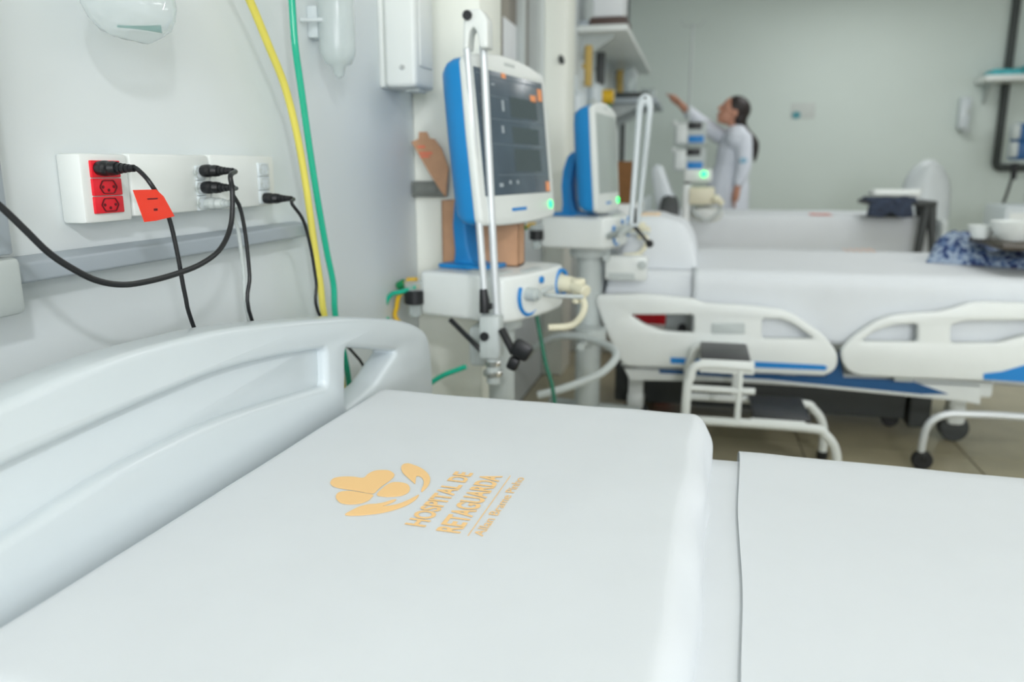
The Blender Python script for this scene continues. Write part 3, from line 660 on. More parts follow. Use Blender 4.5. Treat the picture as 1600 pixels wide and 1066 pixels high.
# ------------------------------------------------------------------ second bed
Yr=3.0
b2=thing('hospital_bed','white hospital bed with blue striped side rails, second from the camera','bed',(.3,3.45,0))
def bx(px,py,Y=Yr): v=P(px,py,Y=Y); return (v.x,v.z)
ro=[(931,470),(934,460),(1000,458),(1084,466),(1098,473),(1160,476),(1218,482),(1240,490),(1261,505),(1284,520),(1300,539),(1309,556),(1306,574),(1296,583),(1283,586),(1171,582),(1076,574),(976,571),(966,556),(946,513)]
h1=[(985,491),(1084,491),(1084,519),(1060,518),(1033,515),(1006,505)]
h3=[(1190,498),(1218,498),(1235,504),(1252,515),(1270,528),(1190,528)]
ro=[bx(*p) for p in ro]; hh=[[bx(*p) for p in h] for h in (h1,h3)]
XM=(bx(1311,556)[0]+.005)
fo=[bx(*p) for p in [(1313,560),(1313,545),(1326,530),(1343,517),(1369,500),(1395,492),(1430,488),(1463,487),(1490,481),(1512,473),(1535,471),(1640,474),(1720,482),(1722,500),(1705,540),(1690,590),(1680,604),(1600,597),(1420,590),(1340,586),(1322,578)]]
fh=[[bx(*p) for p in h] for h in ([(1345,532),(1365,517),(1395,507),(1432,505),(1432,533)],[(1484,507),(1505,501),(1600,500),(1672,504),(1650,520),(1600,523),(1560,534),(1484,535)])]
def rail2(foot):
    g=G(); g.plate([rc(fo if foot else ro,.02,3)]+[rc(h,.012,3) for h in (fh if foot else hh)],.035,XZ(Yr),.01)
    r=obj('side_rail',g,M_white,b2)
    if not foot:
        for pad,mm in ([(1112,503),(1164,503),(1164,520),(1112,520)],M_lgrey),:
            g=G(); g.plate([rc([bx(*p) for p in pad],.006)],.008,XZ(Yr-.018),.002); obj('keypad',g,mm,r)
    st=[(1534,591),(1534,582),(1562,579),(1600,568),(1660,545),(1680,562),(1664,600),(1600,595)] if foot else [(1048,557),(1171,563),(1287,569),(1292,572),(1288,577),(1171,572),(1048,566)]
    g=G(); g.plate([[bx(*p) for p in st]],.004,XZ(Yr-.018)); obj('rail_stripe',g,M_blue2,r,'bright blue stripe')
rail2(False); rail2(True)
g=G(); g.bb((.5,Yr+.02,.3),(.56,Yr+.1,.36)).bb((1.1,Yr+.02,.3),(1.16,Yr+.1,.36)).bb((1.5,Yr+.02,.3),(1.56,Yr+.1,.36)).bb((2.05,Yr+.02,.3),(2.11,Yr+.1,.36)); obj('rail_mount',g,M_lgrey,b2)
Yf=Yr+.07
g=G(); fp=[bx(*p,Y=Yf) for p in [(975,574),(1530,603),(1530,631),(1500,626),(1200,597),(985,593)]]
g.plate([[(x,z) for x,z in fp]],.03,XZ(Yf),.004); g.bb((.55,Yf+.01,.24),(1.85,Yf+.85,.30),.01); obj('bed_frame',g,M_white,b2)
g=G(); fp=[bx(*p,Y=Yf-.016) for p in [(1030,577),(1290,588),(1312,545),(1318,590),(1420,594),(1482,616),(1440,616),(1200,593),(1030,583)]]
g.plate([fp],.004,XZ(Yf-.016)); obj('frame_stripe',g,M_navy,b2,'dark blue band')
g=G(); g.bb((.45,Yf+.1,.49),(2.25,Yf+.8,.548),.01); obj('bed_deck',g,M_white,b2)
g=G(); g.bb((.45,3.3,.07),(1.62,3.75,.24),.01); obj('lift_cover',g,M_dgrey,b2,'dark grey lift cover')
a=P(1435,620,Y=3.35); g=G(); g.bb((a.x-.04,3.3,.04),(a.x+.04,3.42,.26),.006); obj('lift_leg',g,M_dgrey,b2)
for x,y in ((.55,3.2),(.55,3.82),(1.80,3.3),(1.80,3.82)):
    g=G(); g.cyl((x,y-.025,.055),(x,y+.025,.055),.055,20,bev=.006); cs=obj('caster',g,M_dgrey,b2)
    g=G(); g.bb((x-.035,y-.04,.07),(x+.035,y+.04,.15),.02).bb((x-.03,y-.03,.14),(x+.03,y+.03,.25),.005); obj('caster_cover',g,M_white,cs)
ZM=.672
g=G(); g.slab(.42,2.28,3.07,3.95,.55,ZM,.04,50,30,.004,6,33); obj('mattress',g,M_sheet,b2)
g=G(); g.plate([rc([(3.05,.4),(3.97,.4),(3.97,.80),(3.90,.86),(3.51,.9),(3.12,.86),(3.05,.80)],.05)],.04,YZ(.39),.012); obj('headboard',g,M_plast,b2)
g=G(); g.plate([rc([(3.05,.4),(3.97,.4),(3.97,.72),(3.05,.72)],.05)],.04,YZ(2.31),.012); obj('footboard',g,M_plast,b2)
# draped sheet
g=G(); rows=[]; nx=70
for i in range(nx+1):
    u=i/nx; x=.765+u*1.5; row=[]
    for j in range(34):
        v=j/33
        if v<.55:
            y=3.96-(v/.55)*.86; z=ZM+.012+.004*noise.noise(Vector((x*5,y*5,8)))+ .0
        elif v<.68:
            a=(v-.55)/.13*math.pi/2; y=3.10-.058*math.sin(a); z=ZM+.012-.058*(1-math.cos(a))
        else:
            d=(v-.68)/.32; y=3.042+.006*d*math.sin(x*17+noise.noise(Vector((x*4,0,0)))*3); z=ZM-.046-d*(.2 if x<2.0 else .15)
        row.append(V(x+.006*noise.noise(Vector((v*9,x*3,1))),y,z))
    rows.append(row)
bk=[[p+V(0,.0,-.003) for p in r] for r in rows]
g.grid(rows); sh2=solo('bed_sheet',g,M_sheet,'white sheet hanging over the side of the second bed','sheet')
md=sh2.modifiers.new('thick','SOLIDIFY'); md.thickness=.003; md.offset=-1
g=G(); 
for px in (1318,1328,1338,1348,1358):
    a=P(px,388,Z=ZM+.018); b=P(px+7,393,Z=ZM+.018); g.bb((a.x,b.y,ZM+.0165),(b.x,a.y,ZM+.0172))
obj('print_mark',g,mat('pale_orange_print',(238,196,172),.8),sh2,'faint orange print')
g=G(); g.slab(.46,.775,3.15,3.75,ZM+.002,ZM+.2,.08,28,28,.008,6,41,zf=lambda x,y:-.28*max(0,x-.62)); p2=solo('pillow',g,M_sheet,'plump white pillow at the head of the second bed','pillow')
g=G(); a=P(1003,336,Y=3.55);b=P(1040,330,Y=3.55); 
g.slab(.53,.61,3.3,3.52,ZM+.197,ZM+.205,.006,8,8); obj('print_patch',g,mat('peach_print',(240,214,180),.8),p2,'peach coloured print')
# small pump lying in front of the head end
t=thing('feeding_pump','small white pump with grey knobs beside the mattress of the second bed','pump',(.48,3.03,.6))
c=P(985,420,Y=2.965); 
g=G(); g.bb((c.x-.10,2.985,c.z-.05),(c.x+.06,3.05,c.z+.045),.012); obj('case',g,M_white,t)
for px,py in ((948,402),(1004,414)):
    a=P(px,py,Y=2.985); g=G(); g.cyl(a,a+V(0,-.018,0),.016,14,bev=.002); obj('knob',g,M_lgrey,t)
g=G(); a=P(975,432,Y=2.985); g.bb((a.x-.06,2.982,a.z-.012),(a.x+.04,2.986,a.z+.012)); obj('display',g,M_lgrey,t)

a=P(1020,505,Y=4.35)
t=thing('waste_bin','red waste bin glimpsed under the second bed through the head rail','bin',(a.x,4.35,0))
g=G(); g.lathe([(.10,0),(.105,.01),(.135,.40),(.13,.41)],Matrix.Translation(V(a.x,4.35,0)),20); obj('bucket',g,M_red,t)
g=G(); g.lathe([(.14,.411),(.14,.43),(.10,.45),(.02,.455)],Matrix.Translation(V(a.x,4.35,0)),20); obj('lid',g,M_red,t)
a=P(1063,505,Y=3.3); g=G(); g.bb((a.x-.06,3.25,.40),(a.x+.06,3.4,.489),.01); cb=obj('control_box',g,M_lgrey,b2)
a=P(1066,512,Y=3.25); g=G(); g.cyl((a.x,3.25,a.z),(a.x,3.24,a.z),.018,14); obj('control_knob',g,M_black,cb)
# step stool
t=thing('step_stool','white tubular step stool with two black treads beside the second bed','stool',(.98,2.8,0))
ya,yb=2.665,2.955
za,zb_=.428,.235
xa0,xa1=.80,.968; xb0,xb1=.985,1.175
g=G(); g.bb((xa0,ya+.01,za-.012),(xa1,yb,za),.006); obj('tread',g,M_black,t,'black rubber top tread')
g=G(); g.bb((xb0,ya+.01,zb_-.012),(xb1,yb,zb_),.006); obj('tread',g,M_black,t,'black rubber lower tread')
g=G(); g.bb((xa0,ya-.006,za-.045),(xa1+.01,ya+.01,za),.004); obj('apron',g,M_white,t)
g=G(); g.bb((xa0,yb,za-.04),(xa1,yb+.01,za),.004); obj('apron',g,M_white,t)
g=G(); g.bb((xb0-.01,ya-.006,zb_-.035),(xb1-.02,ya+.01,zb_-.005),.004); obj('apron',g,M_white,t)
for yy in (ya,yb+.005):
    g=G(); g.tube([V(xa0-.04,yy,.008),V(xa0-.04,yy,.30),V(xa0-.03,yy,.36),V(xa0,yy,za-.02),V(xa1,yy,za-.02)],.0155,12,smooth=5); obj('leg',g,M_white,t)
    g=G(); g.tube([V(xa0-.04,yy,zb_-.025),V(xb1-.02,yy,zb_-.025),V(xb1+.045,yy,zb_-.045),V(xb1+.085,yy,zb_-.11),V(xb1+.09,yy,.008)],.0155,12,smooth=5); obj('leg',g,M_white,t)
    g=G(); g.tube([V(xa1-.035,yy,za-.03),V(xa1-.035,yy,zb_-.03)],.011,10); obj('upright',g,M_white,t)
    g=G(); g.tube([V(xa0-.04,yy,.325),V(xb0,yy,.325)],.0115,10); obj('crossbar',g,M_white,t)
    for xx in (xa0-.04,xb1+.09):
        g=G(); g.cyl((xx,yy,0),(xx,yy,.03),.02,14,bev=.003); obj('foot',g,M_black,t,'black rubber foot')
# overbed table of the second bed
t=thing('overbed_table','wheeled overbed table with dark top across the second bed','table',(2.1,3.2,0))
tl=[P(x,y,Y=2.93) for x,y in [(1440,722),(1440,700),(1450,665),(1475,649),(1520,648),(1600,652)]]
for dy in (0,.5):
    g=G(); g.tube([v+V(0,dy,0) for v in tl]+[V(2.25,2.93+dy,.21),V(2.36,2.93+dy,.19)],.0135,12,smooth=5); obj('leg',g,M_steel,t)
    a=tl[0]+V(0,dy,0); g=G(); g.cyl((a.x,a.y-.014,.036),(a.x,a.y+.014,.036),.036,18,bev=.005); g.box((a.x,a.y,.05),(.02,.034,.03),.004); obj('caster',g,M_black,t)
    g=G(); g.cyl((2.36,2.93+dy-.014,.036),(2.36,2.93+dy+.014,.036),.036,18,bev=.005).cyl((2.36,2.93+dy,.05),(2.36,2.93+dy,.18),.01); obj('caster',g,M_black,t)
g=G(); g.tube([V(2.36,2.93,.19),V(2.36,3.43,.19)],.016,10).cyl((2.38,3.18,.18),(2.38,3.18,.776),.022,16); obj('column',g,M_steel,t)
g=G(); g.bb((1.83,3.12,.775),(2.46,3.5,.80),.01); obj('table_top',g,mat('dark_laminate',(66,58,44),.4,var=.2,vs=12),t)
zt=.8005
def bowl(x,y,r,h,label,m=M_white):
    g=G(); g.lathe([(r*.55,0),(r*.6,.004),(r*.9,h*.6),(r,h),(r*.95,h),(r*.85,h*.6),(r*.5,.008),(.001,.008)],Matrix.Translation(V(x,y,zt)),24); solo('bowl',g,m,label,'bowl',angle=50)
a=P(1583,358,Y=3.27); bowl(a.x,3.27,.078,.072,'large white bowl on the overbed table of the second bed')
a=P(1540,358,Y=3.36); bowl(a.x-.012,3.36,.05,.05,'small white bowl left of the large bowl on the overbed table')
g=G(); g.bb((2.12,3.14,zt),(2.36,3.34,zt+.01),.003); solo('tray',g,mat('dark_tray',(52,46,34),.4,var=.2),'dark tray beside the bowls on the overbed table','tray')
# patterned bundle
pm=bpy.data.materials.new('blue_pattern_cloth'); pm.use_nodes=True; nt=pm.node_tree; b=nt.nodes['Principled BSDF']; b.inputs['Roughness'].default_value=.8
tc=nt.nodes.new('ShaderNodeTexCoord'); n=nt.nodes.new('ShaderNodeTexNoise'); n.inputs['Scale'].default_value=30; n.inputs['Detail'].default_value=2; n.inputs['Distortion'].default_value=1.2; r=nt.nodes.new('ShaderNodeValToRGB'); r.color_ramp.interpolation='EASE'
for p_,c_ in ((0,(18,28,66)),(.40,(30,46,96)),(.48,(86,112,150)),(.58,(158,174,192)),(1,(60,76,120))):
    e=r.color_ramp.elements.new(p_) if p_ not in (0,1) else r.color_ramp.elements[0 if p_==0 else -1]; e.color=[lin(v) for v in c_]+[1]
nt.links.new(tc.outputs['Object'],n.inputs['Vector']); nt.links.new(n.outputs['Fac'],r.inputs[0]); nt.links.new(r.outputs[0],b.inputs['Base Color'])
g=G(); a=P(1530,410,Z=ZM+.02)
Mb=Matrix.Translation(V(0,0,0))
g.slab(-.32,.34,-.2,.17,ZM+.014,ZM+.125,.09,48,34,.03,12,51,zf=lambda x,y:-.055*max(0,min(1,(x+.22)/.12)),M=Matrix.Translation(V(2.06,3.56,0))@Matrix.Rotation(math.radians(-24),4,'Z')); solo('folded_blanket',g,pm,'rumpled blue and white patterned blanket on the foot of the second bed','blanket',angle=70)

# ------------------------------------------------------------------ third bed
b3=thing('hospital_bed','white hospital bed farthest from the camera with a small red logo','bed',(.35,6.1,0))
g=G(); g.slab(.42,2.3,5.62,6.5,.52,.752,.04,40,26,.004,6,77); m3=obj('mattress',g,M_sheet,b3)
g=G(); g.bb((.4,5.6,.44),(2.3,6.52,.518),.012); obj('bed_deck',g,M_white,b3)
g=G(); g.bb((.6,5.75,.12),(2.1,6.35,.2),.01).bb((.8,5.95,.2),(.95,6.15,.44),.01).bb((1.7,5.95,.2),(1.85,6.15,.44),.01); obj('bed_base',g,M_white,b3)
for x in (.65,2.05):
    for y in (5.8,6.3):
        g=G(); g.cyl((x,y-.025,.06),(x,y+.025,.06),.06,18,bev=.006).cyl((x,y,.06),(x,y,.14),.012); obj('caster',g,M_dgrey,b3)
g=G(); g.plate([rc([(5.6,.4),(6.52,.4),(6.52,.86),(5.6,.86)],.06)],.04,YZ(.38),.012); obj('headboard',g,M_plast,b3)
g=G(); g.plate([rc([(5.62,.4),(6.5,.4),(6.5,.74),(5.62,.74)],.05)],.04,YZ(2.33),.012); obj('footboard',g,M_lgrey,b3)
g=G()
for i in range(5):
    g.plate([rc([(1.52+i*.028,5.68),(1.542+i*.028,5.72),(1.542+i*.028,5.9),(1.52+i*.028,5.9)],.006)],.001,XY(.7565))
obj('print_mark',g,M_redprint,m3,'red printed logo')
# overbed table by the third bed, tray and cloth on it
t=thing('overbed_table','dark overbed table holding a white tray beside the third bed','table',(2.2,5.6,0))
Yt=5.45
a,b=P(1358,322,Y=Yt),P(1465,322,Y=Yt); zt3=.865
g=G(); g.bb((a.x,Yt,zt3-.03),(b.x,Yt+.4,zt3),.008); obj('table_top',g,M_dgrey,t)
for dy in (.06,.34):
    g=G(); p0=P(1447,330,Y=Yt+dy); g.tube([V(p0.x,Yt+dy,zt3-.03),V(p0.x-.03,Yt+dy,.45),V(p0.x-.05,Yt+dy,.03)],[.03,.024,.02],10); obj('leg',g,M_dgrey,t)
    g=G(); g.tube([V(b.x-.02,Yt+dy,zt3-.03),V(b.x+.02,Yt+dy,.5),V(b.x+.02,Yt+dy,.03)],[.03,.02,.02],10); obj('leg',g,M_dgrey,t)
g=G(); g.slab(a.x-.015,b.x-.12,Yt-.02,Yt+.22,zt3-.005,zt3+.022,.02,24,16,.01,18,5); g.slab(a.x-.01,b.x-.14,Yt-.04,Yt+.01,zt3-.10,zt3+.005,.02,30,10,.05,16,15,ef=lambda q,fx,fy:V(q.x,q.y,q.z if q.z>zt3-.06 else q.z+.05*noise.noise(Vector((q.x*11,0,0))))); solo('dark_cloth',g,mat('navy_cloth',(46,56,74),.85,var=.35,vs=30),'crumpled navy cloth on the far overbed table under the white tray','cloth')
c=P(1392,305,Y=Yt+.1); g=G(); g.bb((a.x+.02,Yt+.01,zt3+.032),(a.x+.30,Yt+.2,zt3+.06),.008); g.bb((a.x+.035,Yt+.025,zt3+.055),(a.x+.285,Yt+.185,zt3+.068),.004); solo('white_tray',g,M_white,'shallow white tray on the dark cloth of the far table','tray')
g=G(); c=P(1436,302,Y=Yt+.18); g.lathe([(.022,0),(.034,.06),(.034,.07),(.03,.07),(.02,.006),(.001,.006)],Matrix.Translation(V(c.x,Yt+.25,zt3+.0005)),16); solo('cup',g,M_white,'small white cup on the right end of the far table','cup')
# white plastic chair
t=thing('plastic_chair','white plastic chair with round back behind the far table','chair',(2.45,6.5,0))
Yc=6.35; c=P(1464,290,Y=Yc)
g=G(); rows=[]
for i in range(13):
    u=i/12; z=.47+.66*u; hw=.19*math.sqrt(max(.02,1-max(0,(u-.55)/.46)**2)); rows.append([V(c.x+hw*math.sin(a_),Yc+.30-.16*math.cos(a_)*1.0+.05*u,z) for a_ in [(-1.2+2.4*j/12) for j in range(13)]])
g.grid(rows); bk=obj('backrest',g,mat('pale_grey_plastic',(200,207,208),.4),t)
md=bk.modifiers.new('thick','SOLIDIFY'); md.thickness=.012
g=G(); g.slab(c.x-.22,c.x+.22,Yc-.28,Yc+.2,.42,.455,.03,16,16); obj('seat',g,M_white,t)
for sx_ in (-1,1):
    for sy_ in (-.24,.18):
        g=G(); g.tube([V(c.x+sx_*.19,Yc+sy_,.43),V(c.x+sx_*.23,Yc+sy_*1.15,.004)],[.024,.017],10); obj('leg',g,M_white,t)

# ------------------------------------------------------------------ shelf zone on the left wall
def bracket_shelf(name,label,y0,y1,z,dep,m=M_white):
    t=thing(name,label,'shelf',(0,(y0+y1)/2,z))
    g=G(); g.bb((0,y0,z),(dep,y1,z+.035),.003); obj('board',g,m,t)
    for y in (y0+.15,y1-.15):
        g=G(); g.plate([[(0,z-.14),(.012,z-.14),(dep*.7,z-.015),(dep*.7,z),(0,z)]],.02,XZ(y)); obj('bracket',g,M_lgrey,t)
    return t
bracket_shelf('wall_shelf','long white shelf high on the left wall beyond the ventilators',4.98,7.3,1.875,.30)
g=G(); 
a=P(912,30,Y=5.3); b=P(984,0,Y=5.3); g.bb((.07,4.985,1.9105),(.295,5.3,1.955),.01); tb=solo('brown_base_device',g,mat('brown_plastic',(84,66,60),.5,var=.1),'flat brown device on the near end of the high shelf','device')
g=G(); g.bb((.09,5.0,1.9555),(.27,5.28,2.2),.012); solo('white_carton',g,M_paper,'white carton standing on the brown device of the high shelf','box')
g=G(); g.bb((.005,4.985,1.9105),(.065,5.1,1.94),.006); solo('grey_case',g,M_grey,'small grey case on the near corner of the high shelf','box')
bracket_shelf('wall_shelf','low grey shelf on the left wall that the person reaches for',6.2,7.25,1.555,.42,M_grey)
g=G(); g.bb((.1,6.25,1.591),(.36,6.6,1.635),.01); solo('dark_tray',g,M_dgrey,'dark tray on the low grey shelf','tray')
g=G(); g.lathe([(.05,0),(.055,.01),(.055,.16),(.03,.19),(.02,.2)],Matrix.Translation(V(.2,6.42,1.6355)),16); solo('clear_jar',g,M_milk,'milky jar on the dark tray of the low shelf','jar',angle=60)
g=G(); g.bb((.26,6.65,1.591),(.38,6.85,1.70),.012); solo('milky_box',g,M_milk,'milky plastic box at the far end of the low shelf','box')
# gas panel
def wl(px,py): return P(px,py,X=.04)
t=thing('gas_outlet_rail','pale wall rail of gas outlets and flowmeters under the high shelf','panel',(0,5.6,1.3))
g=G(); g.bb((0,4.75,1.42),(.03,7.4,1.60),.004); obj('panel_strip',g,M_plast,t)
g=G(); g.bb((0,5.95,1.25),(.03,6.6,1.95),.004); obj('panel_strip',g,M_plast,t)
def flow(y,z0,z1,m,nm,r=.024):
    g=G(); g.cyl((.065,y,z0),(.065,y,z1),r,14,bev=.004).cyl((.03,y,(z0+z1)/2),(.06,y,(z0+z1)/2),.014,10); obj(nm,g,m,t)
flow(5.02,1.56,1.80,M_amber,'flowmeter'); flow(5.62,1.63,1.84,M_dgrey,'regulator',.032); flow(6.95,1.68,1.96,M_amber,'flowmeter',.03)
a=P(950,151,X=.08); g=G(); g.cyl((.03,a.y,a.z),(.12,a.y,a.z),.05,16,bev=.006); obj('gas_outlet',g,M_gold,t,'yellow gas outlet knob')
g=G(); g.cyl((.03,a.y+.12,a.z),(.09,a.y+.12,a.z),.06,16,bev=.006).bb((.05,a.y+.08,a.z-.12),(.09,a.y+.14,a.z),.008); obj('gas_outlet',g,M_dgreen,t,'green gas outlet')
for (px,py,r_,m_) in ((893,165,.055,M_plast),(922,150,.05,M_plast),(918,175,.04,M_lgrey)):
    a=wl(px,py); g=G(); g.lathe([(r_*.6,0),(r_,.02),(r_,.11),(r_*.5,.14)],Matrix.Translation(V(.07,a.y,a.z-.06)),16); g.bb((.0,a.y-.01,a.z),(.06,a.y+.01,a.z+.02)); obj('outlet_bottle',g,m_,t)
g=G(); g.tube([V(.035,7.62,H),V(.035,7.62,1.66)],.03,12).tube([V(.035,7.62,1.68),V(.035,7.62,1.0)],.022,12); solo('wall_pipe',g,mat('dark_pipe',(58,64,62),.5),'dark vertical pipe down the far end of the left wall','pipe')
g=G(); g.tube([P(890,58,X=.05),P(886,80,X=.07),P(882,92,X=.08),P(878,96,X=.09),P(876,88,X=.08)],.014,8,smooth=4).cyl(P(890,50,X=0),P(890,50,X=.06),.02,10); solo('coat_hook',g,M_dgrey,'dark hanging hook under the near end of the high shelf','hook')
g=G(); g.bb((.03,6.0,1.0),(.25,6.45,1.34),.006); 
g=G(); a,b=P(957,318,Y=4.55),P(986,252,Y=4.55)
t=thing('bedside_stand','pale bedside stand between the second bed and the wall','stand',(.25,4.7,0))
g=G(); g.bb((.05,4.5,.0),(.44,4.95,a.z-.001),.01); obj('body',g,M_white,t)
g=G(); g.bb((.44,4.52,.35),(.452,4.93,a.z-.05),.006); obj('door',g,M_plast,t)
g=G(); g.bb((.452,4.6,.6),(.465,4.85,.615),.004); obj('handle',g,M_steel,t)
g=G(); g.bb((.2,4.55,a.z),(b.x+.01,4.85,b.z),.004); solo('brown_carton',g,M_brown,'plain brown carton on the stand behind the second ventilator','box')

# ------------------------------------------------------------------ third station: pole with pumps, small monitor
Yp=6.75
c=P(1078,300,Y=Yp); px_=P(1075,200,Y=Yp).x
t=thing('drip_stand','thin chrome drip stand carrying the two infusion pumps','stand',(px_,Yp,0))
ztop=P(1075,38,Y=Yp).z
g=G(); g.tube([V(px_,Yp,.08),V(px_,Yp,ztop)],.011,10); obj('pole',g,M_lgrey,t)
for s in (-1,1):
    g=G(); g.tube([V(px_,Yp,ztop-.01),V(px_+s*.07,Yp,ztop-.01),V(px_+s*.09,Yp,ztop+.03)],.006,8,smooth=3); obj('hook',g,M_lgrey,t)
for k in range(5):
    an=2*math.pi*k/5; e=V(px_+.26*math.cos(an),Yp+.26*math.sin(an),.06)
    g=G(); g.tube([V(px_,Yp,.1),e],[.02,.014],8).cyl(e+V(0,-.012,-.03),e+V(0,.012,-.03),.03,12); obj('leg',g,M_lgrey,t)
def pump(z,label):
    a=P(1062,0,Y=Yp-.1).x; b=P(1106,0,Y=Yp-.1).x
    x0,x1=px_-.10,px_+.15
    t=thing('infusion_pump',label,'pump',((x0+x1)/2,Yp-.08,z))
    g=G(); g.bb((x0,Yp-.15,z),(x1,Yp-.015,z+.185),.015); obj('case',g,M_lgrey,t)
    g=G(); g.bb((x0+.015,Yp-.156,z+.02),(x0+.1,Yp-.149,z+.17),.004); obj('door',g,M_white,t)
    g=G(); g.bb((x0+.11,Yp-.156,z+.02),(x1-.02,Yp-.149,z+.075),.004); obj('keypad',g,M_blue2,t,'blue keypad')
    g=G(); g.bb((x0+.1,Yp-.158,z+.125),(x1-.04,Yp-.149,z+.178),.004); obj('display',g,M_black,t,'black display')
    g=G(); g.sph(V(x0+.0,Yp-.13,z+.17),.025); obj('knob',g,M_white,t)
zz=P(1080,268,Y=Yp-.1).z
pump(zz,'lower infusion pump with blue keypad on the drip stand'); pump(zz+.205,'upper infusion pump with blue keypad on the drip stand')
# third ventilator (small, mostly hidden)
Yv=5.15
t=thing('ventilator_cart','pale small ventilator cart at the head of the third bed','ventilator',(.72,Yv,0),0)
def W3(px,py,Y=Yv): return P(px,py,Y=Y)
a,b=W3(1076,320),W3(1117,293)
g=G(); g.bb((a.x,Yv,a.z),(b.x,Yv+.22,b.z),.012); bd=obj('body',g,M_cream,t)
g=G(); a=W3(1100,272); g.sph(a+V(0,.02,0),.017); obj('status_light',g,M_led,bd,'glowing green light')
g=G(); g.bb((a.x-.12,Yv+.03,a.z-.05),(a.x+.05,Yv+.1,a.z+.03),.01); obj('head',g,M_white,bd)
g=G(); a0=W3(1085,272); g.bb((a0.x-.06,Yv+.1,b.z-.01),(a0.x-.02,Yv+.14,b.z+.1),.006); obj('neck',g,M_black,bd)
a,b=W3(1065,352),W3(1076,288)
g=G(); g.bb((a.x,Yv+.02,.08),(b.x+.015,Yv+.1,b.z),.008); obj('column',g,M_white,t)
g=G(); g.bb((a.x-.16,Yv-.1,.03),(a.x+.3,Yv+.28,.09),.02); bs=obj('base',g,M_white,t)
for dx in (-.12,.26):
    for dy in (-.07,.25):
        g=G(); g.cyl((a.x+dx,Yv+dy-.012,.018),(a.x+dx,Yv+dy+.012,.018),.018,12); obj('caster',g,M_dgrey,bs)
c=W3(1104,335); g=G(); g.lathe([(.05,-.05),(.09,-.04),(.11,.0),(.105,.03),(.06,.045)],Matrix.Translation(c+V(0,.1,0)),20); obj('humidifier',g,M_white,t)
for px in (1083,1125):
    g=G(); q=W3(px,325); g.tube([q+V(0,.08,.05),q+V(0,.02,-.02),W3(1104,346)+V(0,0,0)],.012,8,smooth=4); obj('tube',g,M_lgrey,t)
q=W3(1119,312); g=G(); g.tube([q+V(-.05,.05,0),q+V(0,0,.01),q+V(.04,0,-.03)],.02,8,smooth=3).sph(q,.03); obj('valve',g,M_cream,t)
g=G(); o_=[W3(x,y) for x,y in [(1016,266),(1022,256),(1034,258),(1050,300),(1062,318),(1060,350),(1026,350),(1022,310)]]; g.plate([rc([(v.x,v.z) for v in o_],.02)],.06,XZ(Yv+.1),.015); obj('side_monitor',g,M_plast,t,'white slanted side unit')
g=G(); a,b=W3(1030,328),W3(1062,308); g.slab(a.x,b.x,Yv-.02,Yv+.06,a.z-.03,b.z,.03,16,10,.02,20,3); obj('dark_hose_bundle',g,M_dgrey,t)

# ------------------------------------------------------------------ back wall
def bw(px,py): return P(px,py,Y=Y1)
a,b=bw(1234,186),bw(1275,160)
g=G(); g.bb((a.x,Y1-.004,a.z),(b.x,Y1,b.z),.001); pp=solo('wall_notice',g,mat('pale_paper',(200,206,202),.8),'pale paper notice with teal mark on the back wall','notice')
c=bw(1244,180); g=G(); g.plate([[(c.x+.042*math.cos(k*.52),c.z+.036*math.sin(k*.52)) for k in range(12)]],.002,XZ(Y1-.005)); obj('notice_mark',g,mat('teal_mark',(84,150,160),.7),pp,'teal mark')
a,b=bw(1492,203),bw(1515,152)
t=thing('hand_dispenser','small white dispenser on the back wall left of the dark pipe','dispenser',((a.x+b.x)/2,Y1,a.z))
g=G(); g.bb((a.x,Y1-.1,a.z),(b.x,Y1,b.z),.02); obj('case',g,M_plast,t)
c=bw(1508,176); g=G(); g.bb((c.x-.02,Y1-.104,c.z-.03),(c.x+.02,Y1-.099,c.z+.03),.004); obj('lever',g,M_lgrey,t)
g=G(); g.bb((a.x+.04,Y1-.08,a.z-.03),(a.x+.12,Y1-.03,a.z),.006); obj('nozzle',g,M_lgrey,t)
ya=Y1-.04
g=G(); 
pts=[bw(x,y) for x,y in [(1589,-40),(1586,0),(1570,140),(1561,215),(1555,258)]]
x=bw(1570,130).x
zl=bw(1555,262).z
pr=[V(x,ya,H)]+[V(x,ya,zl+.04),V(x+.012,ya,zl+.012),V(x+.04,ya,zl),V(x+.9,ya,zl)]
g.tube(pr,.036,12); solo('wall_pipe',g,mat('dark_pipe',(58,64,62),.5),'dark L-shaped pipe on the back wall under the teal packs','pipe')
a=bw(1535,130)
zs=P(1570,122,Y=Y1-.3).z; x0=P(1538,122,Y=Y1-.3).x
t=thing('wall_shelf','white shelf on the back wall holding teal packs','shelf',(x0+.5,Y1-.2,zs))
g=G(); g.bb((x0,Y1-.36,zs-.025),(x0+1.2,Y1,zs+.025),.004); obj('board',g,M_white,t)
for xx in (x0+.1,x0+1.0):
    g=G(); g.plate([[(Y1-.02,zs-.2),(Y1,zs-.2),(Y1,zs-.02),(Y1-.25,zs-.02)]],.02,YZ(xx)); obj('bracket',g,M_lgrey,t)
for i,(dx,ww,hh) in enumerate(((.04,.26,.055),(.31,.3,.09),(.63,.3,.12))):
    g=G(); g.slab(x0+dx,x0+dx+ww,Y1-.34,Y1-.12,zs+.026,zs+.026+hh,.035,16,12,.012,12,60+i); solo('teal_pack',g,M_teal,['flat teal pack at the left end of the back wall shelf','bulky teal pack second from left on the back wall shelf','tall teal pack at the right edge on the back wall shelf'][i],'pack','teal packs on the back wall shelf')
